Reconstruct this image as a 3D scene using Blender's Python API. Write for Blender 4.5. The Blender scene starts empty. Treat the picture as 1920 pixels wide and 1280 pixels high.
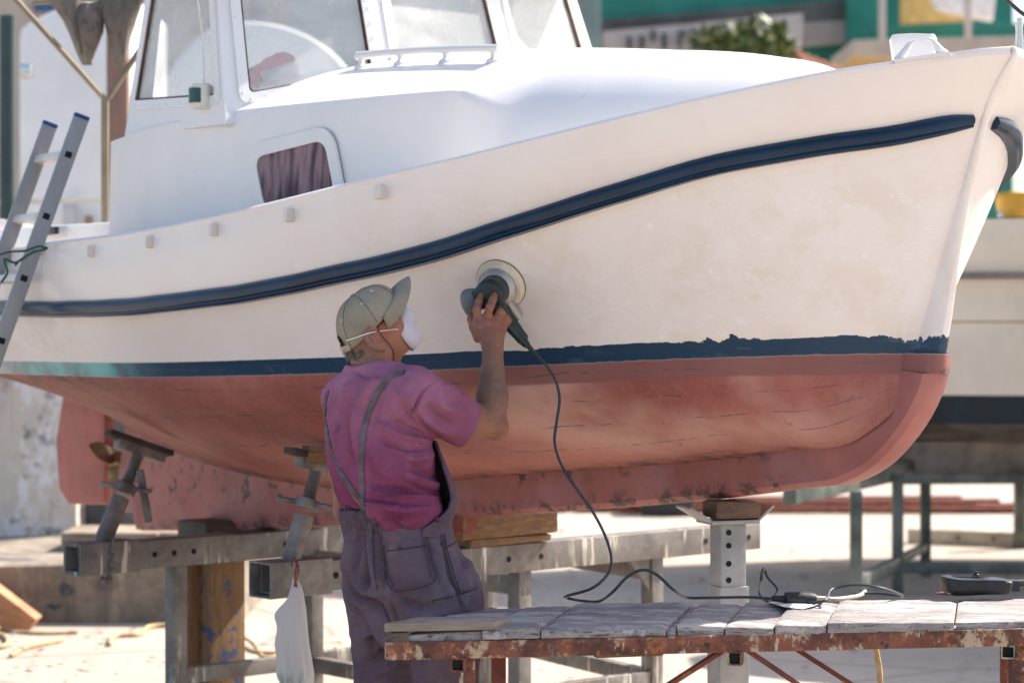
import bpy, bmesh, math, random
import numpy as np
from mathutils import Vector, Matrix
random.seed(7); np.random.seed(7)
R = math.radians
SC = bpy.context.scene
COL = SC.collection

# ---------------------------------------------------------------- camera, sky, sun, exposure
FPX, HZ, CAMH = 4533.0, 600.0, 1.61           # focal length in photo pixels, horizon row, lens height
cam_d = bpy.data.cameras.new('camera'); cam = bpy.data.objects.new('camera', cam_d); COL.objects.link(cam)
cam.location = (0, 0, CAMH); cam.rotation_euler = (R(90), 0, 0)
cam_d.sensor_width = 36; cam_d.lens = 85; cam_d.shift_y = -40/1920; cam_d.clip_start = .1; cam_d.clip_end = 2000
cam_d.dof.use_dof = True; cam_d.dof.focus_distance = 6.85; cam_d.dof.aperture_fstop = 3.2
SC.camera = cam

SUN_AZ = Vector((math.cos(R(31)), math.sin(R(31)), 0)); SUN_EL = R(45)
world = bpy.data.worlds.new('World'); SC.world = world; world.use_nodes = True
wn = world.node_tree.nodes; wn.clear()
sky = wn.new('ShaderNodeTexSky'); sky.sky_type = 'NISHITA'; sky.sun_disc = False
sky.sun_elevation = SUN_EL; sky.sun_rotation = math.atan2(SUN_AZ.x, SUN_AZ.y)
sky.dust_density = 2.2; sky.air_density = 1.0; sky.ozone_density = .9
bg = wn.new('ShaderNodeBackground'); bg.inputs[1].default_value = .115
wo = wn.new('ShaderNodeOutputWorld')
world.node_tree.links.new(sky.outputs[0], bg.inputs[0]); world.node_tree.links.new(bg.outputs[0], wo.inputs[0])
sl = bpy.data.lights.new('sun', 'SUN'); sl.energy = 4.7; sl.angle = R(.53); sl.color = (1, .92, .81)
sun = bpy.data.objects.new('sun', sl); COL.objects.link(sun); sun.location = (4, 3, 9)
sd = Vector((SUN_AZ.x*math.cos(SUN_EL), SUN_AZ.y*math.cos(SUN_EL), math.sin(SUN_EL)))
sun.rotation_euler = sd.to_track_quat('Z', 'Y').to_euler()
SC.view_settings.view_transform = 'Standard'; SC.view_settings.look = 'None'
SC.view_settings.gamma = 1; SC.view_settings.exposure = 1.16
SC.render.engine = 'CYCLES'; SC.cycles.use_denoising = True
SC.cycles.max_bounces = 6; SC.cycles.transparent_max_bounces = 12; SC.cycles.sample_clamp_indirect = 8

# ---------------------------------------------------------------- small helpers
def P(px, py, d):                              # photo pixel + distance -> world point
    return np.array([(px-960)/FPX*d, d, CAMH-(py-HZ)/FPX*d])
def PZ(px, py, z):                             # photo pixel + height -> world point
    d = (CAMH-z)*FPX/(py-HZ); return P(px, py, d)
ORG = {}
def _org(parent):
    return ORG.get(parent.name, np.zeros(3)) if parent else np.zeros(3)
def tag(o, label=None, cat=None, group=None, kind=None):
    if label: o['label'] = label
    if cat: o['category'] = cat
    if group: o['group'] = group
    if kind: o['kind'] = kind
    return o
def thing(name, label, cat, loc, group=None):
    o = bpy.data.objects.new(name, None); COL.objects.link(o); o.location = tuple(loc); o.empty_display_size = .1
    ORG[o.name] = np.array(loc, float); return tag(o, label, cat, group)
def mobj(name, V, F, mat, parent=None, smooth=30, base=None):
    V = np.asarray(V, float); o0 = _org(parent)
    loc = np.zeros(3)
    if parent is None and base is not None: loc = np.array(base, float)
    me = bpy.data.meshes.new(name); me.from_pydata((V-o0-loc).tolist(), [], [tuple(int(i) for i in f) for f in F]); me.update()
    o = bpy.data.objects.new(name, me); COL.objects.link(o); o.location = tuple(loc)
    for m in (mat if isinstance(mat, (list, tuple)) else [mat]): me.materials.append(m)
    if smooth:
        me.shade_smooth(); me.set_sharp_from_angle(angle=R(smooth))
    if parent: o.parent = parent
    ORG[o.name] = o0+loc
    return o
def attr(o, name, vals):
    a = o.data.attributes.new(name, 'FLOAT', 'POINT'); a.data.foreach_set('value', np.asarray(vals, np.float32))
def nrm(v):
    v = np.asarray(v, float); return v/(np.linalg.norm(v)+1e-12)
def hermite(xs, ys):
    xs = np.asarray(xs, float); ys = np.asarray(ys, float)
    o = np.argsort(xs); xs = xs[o]; ys = ys[o]
    m = np.gradient(ys, xs)
    def f(x):
        x = np.clip(np.asarray(x, float), xs[0], xs[-1]); i = np.clip(np.searchsorted(xs, x)-1, 0, len(xs)-2)
        h = xs[i+1]-xs[i]; s = (x-xs[i])/h
        return ((2*s**3-3*s**2+1)*ys[i]+(s**3-2*s**2+s)*h*m[i]+(-2*s**3+3*s**2)*ys[i+1]+(s**3-s**2)*h*m[i+1])
    return f
def spline(pts, n):                             # Catmull-Rom through points, n per span
    p = np.asarray(pts, float); k = len(p); out = []
    for i in range(k-1):
        a = p[i-1] if i else 2*p[0]-p[1]; b, c = p[i], p[i+1]; e = p[i+2] if i+2 < k else 2*p[-1]-p[-2]
        for s in np.linspace(0, 1, n, endpoint=False):
            out.append(.5*(2*b+(c-a)*s+(2*a-5*b+4*c-e)*s*s+(3*b-a-3*c+e)*s**3))
    out.append(p[-1]); return np.array(out)
def sstep(a, b, x):
    x = np.clip((np.asarray(x, float)-a)/(b-a), 0, 1); return x*x*(3-2*x)

class MB:                                       # collects geometry for ONE mesh
    def __init__(s): s.V = []; s.F = []; s.n = 0; s.M = []
    def add(s, V, F, m=0):
        V = np.asarray(V, float); s.V.append(V)
        for f in F: s.F.append(tuple(i+s.n for i in f)); s.M.append(m)
        s.n += len(V); return s
    def box(s, c, size, ax=None, m=0):
        c = np.asarray(c, float); h = np.asarray(size, float)/2
        A = np.eye(3) if ax is None else np.array(ax)
        V = [c+A[0]*x*h[0]+A[1]*y*h[1]+A[2]*z*h[2] for x in (-1, 1) for y in (-1, 1) for z in (-1, 1)]
        F = [(0, 1, 3, 2), (4, 6, 7, 5), (0, 4, 5, 1), (2, 3, 7, 6), (0, 2, 6, 4), (1, 5, 7, 3)]
        return s.add(V, F, m)
    def beam(s, p0, p1, w, h, up=(0, 0, 1), m=0, ext=0):
        p0 = np.asarray(p0, float); p1 = np.asarray(p1, float); x = nrm(p1-p0); p0 = p0-x*ext; p1 = p1+x*ext
        y = nrm(np.cross(up, x)); z = np.cross(x, y)
        return s.box((p0+p1)/2, (np.linalg.norm(p1-p0), w, h), (x, y, z), m)
    def tubebox(s, p0, p1, w, h, t, up=(0, 0, 1)):          # open square tube
        p0 = np.asarray(p0, float); p1 = np.asarray(p1, float); x = nrm(p1-p0)
        y = nrm(np.cross(up, x)); z = np.cross(x, y); V = []
        for p in (p0, p1):
            for (a, b) in ((w/2, h/2), (w/2-t, h/2-t)):
                for sy, sz in ((-1, -1), (1, -1), (1, 1), (-1, 1)): V.append(p+y*sy*a+z*sz*b)
        F = []
        for i in range(4):
            j = (i+1) % 4
            F += [(i, j, 8+j, 8+i), (4+j, 4+i, 12+i, 12+j), (j, i, 4+i, 4+j), (8+i, 8+j, 12+j, 12+i)]
        return s.add(V, F)
    def tube(s, path, r, seg=8, cap=True, m=0):
        p = np.asarray(path, float); n = len(p)
        r = np.full(n, r) if np.isscalar(r) else np.asarray(r, float)
        T = np.gradient(p, axis=0); T /= (np.linalg.norm(T, axis=1)[:, None]+1e-12)
        u = nrm(np.cross(T[0], (0, 0, 1) if abs(T[0][2]) < .9 else (1, 0, 0))); V = []
        for i in range(n):
            u = nrm(u-T[i]*np.dot(u, T[i])); v = np.cross(T[i], u)
            for k in range(seg):
                a = 2*math.pi*k/seg; V.append(p[i]+r[i]*(u*math.cos(a)+v*math.sin(a)))
        F = [(i*seg+k, i*seg+(k+1) % seg, (i+1)*seg+(k+1) % seg, (i+1)*seg+k) for i in range(n-1) for k in range(seg)]
        if cap: F += [tuple(range(seg-1, -1, -1)), tuple((n-1)*seg+k for k in range(seg))]
        return s.add(V, F, m)
    def lathe(s, c, ax, prof, seg=24, m=0):                  # prof: (distance along axis, radius)
        c = np.asarray(c, float); ax = nrm(ax); u = nrm(np.cross(ax, (0, 0, 1) if abs(ax[2]) < .9 else (1, 0, 0))); v = np.cross(ax, u); V = []
        for (h, r) in prof:
            for k in range(seg):
                a = 2*math.pi*k/seg; V.append(c+ax*h+r*(u*math.cos(a)+v*math.sin(a)))
        n = len(prof)
        F = [(i*seg+k, i*seg+(k+1) % seg, (i+1)*seg+(k+1) % seg, (i+1)*seg+k) for i in range(n-1) for k in range(seg)]
        F += [tuple(range(seg-1, -1, -1)), tuple((n-1)*seg+k for k in range(seg))]
        return s.add(V, F, m)
    def grid(s, G, flip=False, m=0, closed=False):           # G[i][j] points
        G = np.asarray(G, float); a, b = G.shape[:2]; F = []
        for i in range(a-1):
            for j in range(b if closed else b-1):
                k = (j+1) % b
                q = (i*b+j, i*b+k, (i+1)*b+k, (i+1)*b+j); F.append(q[::-1] if flip else q)
        return s.add(G.reshape(-1, 3), F, m)
    def prism(s, poly, off, m=0):                            # polygon (3-D points) extruded by off
        poly = np.asarray(poly, float); n = len(poly); off = np.asarray(off, float)
        F = [tuple(range(n-1, -1, -1)), tuple(range(n, 2*n))]+[(i, (i+1) % n, n+(i+1) % n, n+i) for i in range(n)]
        return s.add(np.vstack([poly, poly+off]), F, m)
    def build(s, name, mat, parent=None, bevel=0, smooth=30, base=None, seg=2, jit=0):
        V = np.vstack(s.V)
        if jit: V = V+np.random.uniform(-jit, jit, V.shape)
        o = mobj(name, V, s.F, mat, parent, 0, base); me = o.data
        if isinstance(mat, (list, tuple)): me.polygons.foreach_set('material_index', s.M)
        bm = bmesh.new(); bm.from_mesh(me)
        bmesh.ops.recalc_face_normals(bm, faces=bm.faces)
        if bevel:
            es = [e for e in bm.edges if len(e.link_faces) == 2 and e.calc_face_angle(0) > R(35)]
            bmesh.ops.bevel(bm, geom=es, offset=bevel, segments=seg, profile=.6, affect='EDGES', clamp_overlap=True)
        bm.to_mesh(me); bm.free()
        if smooth: me.shade_smooth(); me.set_sharp_from_angle(angle=R(smooth))
        return o
def copy_tree(o, parent=None):
    c = o.copy(); COL.objects.link(c); c.parent = parent; ORG[c.name] = ORG.get(o.name, np.zeros(3))
    for ch in o.children: copy_tree(ch, c)
    return c

# ---------------------------------------------------------------- materials
class NT:
    def __init__(s, name):
        s.m = bpy.data.materials.new(name); s.m.use_nodes = True; s.t = s.m.node_tree; s.n = s.t.nodes
        s.b = s.n['Principled BSDF']; s.co = s.n.new('ShaderNodeTexCoord').outputs['Object']
    def set(s, k, v):
        i = s.b.inputs[k]
        if isinstance(v, bpy.types.NodeSocket): s.t.links.new(v, i)
        else: i.default_value = (*v, 1) if isinstance(v, tuple) and len(v) == 3 and i.type == 'RGBA' else v
    def L(s, a, b): s.t.links.new(a, b)
    def _in(s, sock, v):
        if isinstance(v, bpy.types.NodeSocket): s.L(v, sock)
        else: sock.default_value = (*v, 1) if isinstance(v, tuple) and len(v) == 3 and sock.type == 'RGBA' else v
    def map(s, scale=(1, 1, 1), rot=(0, 0, 0), loc=(0, 0, 0), src=None):
        n = s.n.new('ShaderNodeMapping'); n.inputs['Scale'].default_value = scale; n.inputs['Rotation'].default_value = rot
        n.inputs['Location'].default_value = loc; s.L(src or s.co, n.inputs[0]); return n.outputs[0]
    def noise(s, scale, det=4, rough=.55, v=None, dist=0, out=0):
        n = s.n.new('ShaderNodeTexNoise'); n.inputs['Scale'].default_value = scale; n.inputs['Detail'].default_value = det
        n.inputs['Roughness'].default_value = rough; n.inputs['Distortion'].default_value = dist
        s.L(v or s.co, n.inputs['Vector']); return n.outputs[out]
    def vor(s, scale, v=None, feat='F1', out=0):
        n = s.n.new('ShaderNodeTexVoronoi'); n.feature = feat; n.inputs['Scale'].default_value = scale
        s.L(v or s.co, n.inputs['Vector']); return n.outputs[out]
    def wave(s, scale, v=None, dist=0, ds=1, typ='BANDS', d='X'):
        n = s.n.new('ShaderNodeTexWave'); n.wave_type = typ; n.bands_direction = d; n.inputs['Scale'].default_value = scale
        n.inputs['Distortion'].default_value = dist; n.inputs['Detail Scale'].default_value = ds
        s.L(v or s.co, n.inputs['Vector']); return n.outputs['Fac']
    def ramp(s, f, a, b, lo=0., hi=1.):
        n = s.n.new('ShaderNodeMapRange'); n.interpolation_type = 'SMOOTHSTEP'; s._in(n.inputs[0], f)
        n.inputs[1].default_value = a; n.inputs[2].default_value = b; n.inputs[3].default_value = lo; n.inputs[4].default_value = hi
        return n.outputs[0]
    def math(s, op, a, b=0.):
        n = s.n.new('ShaderNodeMath'); n.operation = op; s._in(n.inputs[0], a); s._in(n.inputs[1], b); return n.outputs[0]
    def mix(s, f, a, b, mode='MIX'):
        n = s.n.new('ShaderNodeMix'); n.data_type = 'RGBA'; n.blend_type = mode
        s._in(n.inputs[0], f); s._in(n.inputs[6], a); s._in(n.inputs[7], b); return n.outputs[2]
    def at(s, name):
        n = s.n.new('ShaderNodeAttribute'); n.attribute_name = name; return n.outputs['Fac']
    def xyz(s, v=None):
        n = s.n.new('ShaderNodeSeparateXYZ'); s.L(v or s.co, n.inputs[0]); return n.outputs
    def bump(s, h, strength=.3, dist=.01, normal=None):
        n = s.n.new('ShaderNodeBump'); n.inputs['Strength'].default_value = strength; n.inputs['Distance'].default_value = dist
        s._in(n.inputs['Height'], h)
        if normal: s.L(normal, n.inputs['Normal'])
        s.L(n.outputs[0], s.b.inputs['Normal']); return n.outputs[0]
def plain(name, col, rough=.5, metal=0., var=.12, scale=6, bump=.0, bscale=40, spec=None, stretch=(1, 1, 1)):
    t = NT(name); v = t.map(stretch); n = t.noise(scale, 6, .6, v)
    dk = tuple(c*(1-var*1.6) for c in col); lt = tuple(min(1, c*(1+var)) for c in col)
    t.set('Base Color', t.mix(t.ramp(n, .3, .7), dk, lt)); t.set('Metallic', metal)
    t.set('Roughness', t.ramp(t.noise(scale*2.3, 4), .2, .8, max(0, rough-.1), min(1, rough+.1)))
    if spec is not None: t.set('Specular IOR Level', spec)
    if bump: t.bump(t.noise(bscale, 5, .6, v), bump, .01)
    return t.m
# ================================================================ materials of the boat
def m_hull():
    t = NT('hull_paint'); h = t.at('hgt'); s = t.at('sta'); co = t.co
    n1 = t.noise(3.2, 6, .6); n2 = t.noise(19, 5, .6, t.map((1.6, 1.6, 1))); n3 = t.noise(7, 6, .62, dist=.4)
    white = t.mix(t.ramp(n1, .35, .7), (.80, .73, .69), (.825, .765, .73))
    # sanded, cloudy patches below the rail towards the bow
    sand = t.math('MULTIPLY', t.ramp(s, 1.9, .9), t.ramp(h, .62, .40))
    cl = t.math('MULTIPLY', sand, t.ramp(n3, .44, .66))
    white = t.mix(t.math('MULTIPLY', cl, .5), white, (.72, .63, .53))
    scr = t.ramp(t.noise(16, 5, .55, t.map((1, 1, 2.2)), 2.6), .60, .655)
    white = t.mix(t.math('MULTIPLY', t.math('MULTIPLY', scr, sand), .55), white, (.86, .85, .86))
    sp = t.ramp(t.vor(5.5, t.map((1, 1, .6))), .035, .018)
    white = t.mix(t.math('MULTIPLY', sp, t.ramp(t.noise(2.1), .58, .64)), white, (.22, .15, .10))
    vd = t.n.new('ShaderNodeVectorMath'); vd.operation = 'DISTANCE'; t.L(co, vd.inputs[0]); vd.inputs[1].default_value = (-.03-S0X, 7.08-S0Y, 1.69)
    halo = t.math('MULTIPLY', t.ramp(vd.outputs['Value'], .42, .10), t.ramp(t.noise(8, 5, .65, dist=.8), .32, .68, .25, 1.))
    white = t.mix(t.math('MULTIPLY', halo, .5), white, (.67, .585, .52))
    sw = t.math('MULTIPLY', t.ramp(vd.outputs['Value'], .9, .3), t.ramp(t.wave(26, t.map((1, 1, 1)), 9, 1.5), .86, 1.)); white = t.mix(t.math('MULTIPLY', sw, .10), white, (.86, .84, .82))
    drip = t.ramp(t.noise(14, 3, .5, t.map((1, 1, .09))), .62, .78)
    white = t.mix(t.math('MULTIPLY', drip, .12), white, (.62, .52, .40))
    # blue boot stripe, ragged where it is being sanded away at the bow
    rag = t.math('MULTIPLY', t.math('SUBTRACT', n2, .5), t.ramp(s, 1.25, .3, .002, .050))
    rag = t.math('ADD', rag, t.math('MULTIPLY', t.math('SUBTRACT', t.noise(7, 3), .5), t.ramp(s, 1.4, .6, .0, .05)))
    rag = t.math('MULTIPLY', rag, t.ramp(t.noise(2.4, 2), .36, .64, .15, 1.5))
    top = t.ramp(t.math('ADD', h, rag), t_top-.0015, t_top+.0015, 1., 0.)
    bot = t.ramp(t.math('ADD', h, t.math('MULTIPLY', t.math('SUBTRACT', n2, .5), .008)), -.0025, .0025)
    stripe = t.math('MULTIPLY', top, bot)
    wornb = t.math('MULTIPLY', t.ramp(s, 1.4, .8), t.ramp(t.noise(11, 6, .7, t.map((.6, .6, 2.5))), .56, .70))
    blue = t.mix(t.math('MULTIPLY', wornb, .5), (.0025, .034, .080), (.10, .17, .24))
    fade = t.math('MULTIPLY', t.ramp(s, 2.6, 3.1), t.ramp(t.noise(5, 4), .25, .6))
    blue = t.mix(fade, blue, (.06, .42, .42))
    blue = t.mix(t.math('MULTIPLY', t.ramp(s, 3.55, 4.3), t.ramp(t.noise(8, 5), .2, .65)), blue, (.62, .55, .50))
    # red antifouling, bare maroon under the stripe, chips, powdery fade
    lowb = t.ramp(t.math('ADD', h, t.math('MULTIPLY', t.math('SUBTRACT', n1, .5), .02)), -.062, -.052)
    lowb = t.math('MULTIPLY', lowb, t.ramp(s, 1.75, 1.0))
    red = t.mix(t.ramp(t.noise(2.3, 6, .65), .3, .72), (.245, .062, .050), (.39, .130, .100))
    red = t.mix(t.math('MULTIPLY', t.ramp(t.noise(40, 4, .7), .45, .8), .25), red, (.55, .26, .2))
    dust = t.math('MULTIPLY', t.ramp(t.noise(2.6, 3, .5), .40, .66), t.math('MULTIPLY', t.ramp(s, 1.75, 1.0), t.ramp(h, -.36, -.12))); dust = t.math('MULTIPLY', dust, t.ramp(s, .10, .40))
    red = t.mix(t.math('MULTIPLY', dust, .75), red, (.66, .42, .36))
    red = t.mix(t.math('MULTIPLY', lowb, .85), red, (.22, .085, .078))
    seam = t.math('MULTIPLY', t.ramp(t.math('ABSOLUTE', t.math('SUBTRACT', t.math('FRACT', t.math('ADD', t.math('MULTIPLY', t.at('row'), 5.), t.math('MULTIPLY', t.math('SUBTRACT', t.noise(2.2, 3), .5), .9))), .5)), .030, .012), t.ramp(t.noise(6.5, 5, .75), .46, .55))
    chip = t.math('MULTIPLY', t.ramp(t.noise(13, 6, .72, dist=.6), .615, .65), t.ramp(t.noise(1.7, 2), .44, .60)); chip = t.math('MAXIMUM', chip, t.math('MULTIPLY', t.ramp(t.noise(30, 5, .7), .66, .69), t.ramp(t.noise(2.9, 3), .5, .6)))
    edge = t.math('MULTIPLY', t.ramp(t.at('row'), .15, .03), t.ramp(t.noise(15, 6, .75), .49, .54)); edge = t.math('MULTIPLY', edge, t.ramp(s, .35, .55))
    edge = t.math('MAXIMUM', edge, t.math('MULTIPLY', t.math('MULTIPLY', t.ramp(h, -.075, -.012), t.ramp(s, 2.6, 3.4)), t.ramp(t.noise(17, 6, .75), .50, .56)))
    dm = t.math('MAXIMUM', t.math('MAXIMUM', seam, chip), edge)
    red = t.mix(t.math('MULTIPLY', dm, .85), red, (.085, .055, .055))
    c = t.mix(bot, red, white); c = t.mix(stripe, c, blue)
    t.set('Base Color', c)
    rr = t.mix(bot, (.62, .62, .62), t.mix(sand, (.24, .24, .24), (.5, .5, .5)))
    t.set('Roughness', rr)
    t.bump(t.math('ADD', t.math('MULTIPLY', n1, .5), t.math('SUBTRACT', t.math('MULTIPLY', n2, .05), t.math('MULTIPLY', dm, .25))), .22, .012)
    return t.m
t_top = .050
S0X, S0Y = 1.192, 6.711
def m_white(name='white_gloss_paint', col=(.80, .78, .765), rough=.33):
    t = NT(name); n = t.noise(4, 5, .6)
    c = t.mix(t.ramp(n, .3, .7), tuple(x*.955 for x in col), col)
    d = t.ramp(t.noise(30, 6, .7, t.map((1, 1, .25))), .66, .8)
    c = t.mix(t.math('MULTIPLY', d, .22), c, (.48, .43, .38)); ch_ = t.ramp(t.noise(21, 5, .7), .70, .725); c = t.mix(t.math('MULTIPLY', ch_, .35), c, (.42, .38, .35)); c = t.mix(t.math('MULTIPLY', t.ramp(t.noise(1.6, 4), .45, .7), .10), c, (.62, .56, .50))
    t.set('Base Color', c); t.set('Roughness', t.ramp(t.noise(9), .2, .8, rough-.07, rough+.12))
    t.bump(t.noise(7, 4), .12, .01); return t.m
M = {}
M['hull'] = m_hull()
M['white'] = m_white()
M['cream'] = m_white('cream_plastic', (.74, .70, .62), .42)
def m_railblue():
    t = NT('glossy_blue_paint'); n = t.noise(60, 4, .6, t.map((1, 1, 1)))
    c = t.mix(t.ramp(t.noise(5, 5), .3, .7), (.0015, .016, .042), (.0025, .026, .066)); t.set('Specular IOR Level', .35)
    c = t.mix(t.math('MULTIPLY', t.ramp(t.noise(30, 6, .7), .68, .76), .35), c, (.10, .15, .22))
    t.set('Base Color', c); t.set('Roughness', .27); t.bump(t.noise(7, 3), .10, .004); return t.m
M['railblue'] = m_railblue()
def m_keel():
    t = NT('keel_antifouling'); n2 = t.noise(15, 6, .75)
    c = t.mix(t.ramp(t.noise(2.6, 6, .6), .3, .7), (.27, .078, .068), (.40, .145, .122))
    c = t.mix(t.math('MULTIPLY', t.ramp(t.noise(3, 3), .45, .65), .35), c, (.42, .24, .25))
    z = t.at('low'); d = t.math('MULTIPLY', t.ramp(z, .07, .012), t.ramp(n2, .50, .56))
    d = t.math('MAXIMUM', d, t.math('MULTIPLY', t.ramp(z, .085, .125), t.ramp(n2, .55, .61)))
    d = t.math('MAXIMUM', d, t.math('MULTIPLY', t.ramp(t.noise(24, 5, .7), .66, .69), t.ramp(t.noise(3.1), .46, .58)))
    d = t.math('MULTIPLY', d, t.ramp(t.at('sta'), .42, .6)); c = t.mix(t.math('MULTIPLY', d, .88), c, (.05, .038, .042))
    t.set('Base Color', c); t.set('Roughness', .6); t.bump(t.math('SUBTRACT', t.math('MULTIPLY', t.noise(8, 5), .5), t.math('MULTIPLY', d, .3)), .3, .012); return t.m
M['keel'] = m_keel()
M['rudder'] = plain('rudder_antifouling', (.40, .125, .105), .6, 0, .12, 4, .2, 20)
M['bronze'] = plain('dull_bronze', (.30, .20, .09), .45, .6, .25, 9, .2, 30)
M['steel'] = plain('stainless_steel', (.62, .61, .60), .22, 1., .06, 8)
M['black'] = plain('black_rubber', (.016, .018, .021), .5, 0, .25, 20, .1, 60)
M['darkseal'] = plain('brown_window_seal', (.16, .10, .075), .6, 0, .25, 12)
M['deck'] = plain('deck_paint', (.62, .61, .60), .6, 0, .08, 5, .15, 60)
M['greenlens'] = plain('green_lens', (.006, .055, .055), .12, 0, .1)
def m_glass():
    t = NT('scratched_glass'); t.n.remove(t.b)
    tr = t.n.new('ShaderNodeBsdfTransparent'); tr.inputs[0].default_value = (.93, .95, .94, 1)
    gl = t.n.new('ShaderNodeBsdfGlossy'); gl.inputs['Roughness'].default_value = .04; gl.inputs[0].default_value = (1, 1, 1, 1)
    df = t.n.new('ShaderNodeBsdfDiffuse'); df.inputs[0].default_value = (.78, .77, .75, 1)
    m1 = t.n.new('ShaderNodeMixShader'); m1.inputs[0].default_value = .05; t.L(tr.outputs[0], m1.inputs[1]); t.L(gl.outputs[0], m1.inputs[2])
    m2 = t.n.new('ShaderNodeMixShader')
    sm_ = t.ramp(t.noise(3.5, 3, .5, t.map((1, 1, 1.6), (.2, .4, .1)), .4), .3, .8, .24, .48)
    fine = t.ramp(t.noise(46, 4, .6, t.map((1, 1, .18), (.5, .5, .3)), .3), .60, .74, 0, .16)
    t.L(t.math('ADD', sm_, fine), m2.inputs[0]); t.L(m1.outputs[0], m2.inputs[1]); t.L(df.outputs[0], m2.inputs[2])
    out = [n for n in t.n if n.type == 'OUTPUT_MATERIAL'][0]; t.L(m2.outputs[0], out.inputs[0]); return t.m
M['glass'] = m_glass()
def m_curtain():
    t = NT('mauve_curtain'); w = t.noise(30, 3, .5, t.map((1, 1, .12)))
    t.set('Base Color', t.mix(t.ramp(w, .35, .65), (.075, .045, .055), (.30, .20, .215))); t.set('Roughness', .85)
    return t.m
M['curtain'] = m_curtain()

# ================================================================ the boat: stem to the right and towards us
S0 = np.array([1.192, 6.711]); FW = np.array([.602, -.799]); PO = np.array([.799, .602])
def BW(t, b, z):
    t, b, z = np.broadcast_arrays(np.asarray(t, float), np.asarray(b, float), np.asarray(z, float))
    return np.stack([S0[0]-FW[0]*t+PO[0]*b, S0[1]-FW[1]*t+PO[1]*b, z], -1)
def fit(px, bf):                                # photo points + half-breadth law -> (t, z)
    out = []
    for (x, y) in px:
        lo, hi = -.6, 7.
        for _ in range(50):
            m = (lo+hi)/2; p = BW(m, -bf(m), 0)
            if 960+FPX*p[0]/p[1] > x: lo = m
            else: hi = m
        p = BW(lo, -bf(lo), 0); out.append((lo, CAMH-(y-HZ)/FPX*p[1]))
    a = np.array(out); o = np.argsort(a[:, 0]); return a[o]
def planh(ts, pts, mn=.035):
    g = hermite([math.sqrt(p[0]-ts) for p in pts], [p[1] for p in pts])
    return lambda t: np.maximum(g(np.sqrt(np.maximum(np.asarray(t, float)-ts, 0))), mn)
def plan(ts, B, L, q, tail):
    tt, tb = zip(*tail); g = hermite(tt, tb)
    def f(t):
        t = np.asarray(t, float); tau = np.clip((t-ts)/L, 0, 1)
        fore = B*(1-(1-tau)**2)**q
        return np.maximum(np.where(t < tt[0], fore, g(t)), .035)
    return f
TSH, TRL, TWL = -.262, -.155, .075
b_sh = planh(TSH, [(TSH, .0), (-.2, .19), (-.1, .325), (0, .425), (.12, .53), (.3, .665), (.6, .825), (1., .96), (1.6, 1.085), (2.4, 1.150), (3.2, 1.135), (4.0, 1.05), (4.7, .90), (5.3, .68), (5.8, .42), (6.15, .17), (6.3, .04)], .010)
b_rl = planh(TRL, [(TRL, .0), (-.1, .165), (0, .29), (.12, .42), (.3, .565), (.6, .735), (1., .885), (1.6, 1.035), (2.6, 1.135), (3.2, 1.12), (4.0, 1.03), (4.7, .87), (5.3, .64), (5.8, .37), (6.1, .15), (6.25, .04)], .014)
b_wl = planh(TWL, [(TWL, .0), (.15, .06), (.3, .20), (.6, .43), (1., .66), (1.6, .86), (2.4, .965), (3.1, .99), (3.8, .945), (4.5, .80), (5.1, .55), (5.5, .30), (5.8, .09), (5.88, .04)])
f_sh = fit([(1903, 99), (1820, 108), (1740, 120), (1578, 143), (1373, 184), (1100, 247), (887, 300), (719, 339), (512, 390), (405, 415), (244, 446), (90, 465), (0, 477)], b_sh)
f_rl = fit([(1822, 226), (1700, 247), (1550, 270), (1330, 310), (1150, 362), (985, 415), (800, 473), (650, 509), (500, 540), (300, 568), (150, 578), (40, 577)], b_rl)
f_wl = fit([(1718, 663), (1600, 664), (1400, 669), (1200, 676), (1000, 685), (750, 696), (500, 703), (300, 707), (120, 704)], b_wl)
f_kb = fit([(1590, 905), (1450, 922), (1300, 939), (1040, 960), (850, 972), (640, 985), (400, 994), (240, 996)], lambda t: .05)
f_cr = fit([(1718, 663), (1709, 699), (1685, 751), (1622, 814), (1479, 845), (1287, 866), (1000, 888), (860, 899), (640, 915), (480, 893), (340, 852), (255, 812)], lambda t: .055)
def ext(a, more): return hermite(*zip(*([tuple(x) for x in a]+more)))
ts_, tz_ = f_sh[:, 0], f_sh[:, 1]
z_sh = ext(f_sh, [(5.0, tz_[-1]+.03), (5.8, tz_[-1]+.13), (6.3, tz_[-1]+.24)])
z_sh0 = hermite([-.262, -.20, -.1], [2.345, 2.335, 2.32])
z_rl = ext(f_rl, [(5.0, f_rl[-1, 1]+.03), (5.8, f_rl[-1, 1]+.12), (6.25, f_rl[-1, 1]+.2)])
z_wl = ext(f_wl, [(5.2, f_wl[-1, 1]+.01), (5.88, f_wl[-1, 1]+.05)])
z_kb = ext(f_kb[f_kb[:, 0] > 0], [])
z_cr = ext(f_cr, [(5.1, 1.28), (5.45, 1.345), (5.88, f_wl[-1, 1]+.045)])
zs = lambda t: np.minimum(z_sh(t), 2.345)

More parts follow.
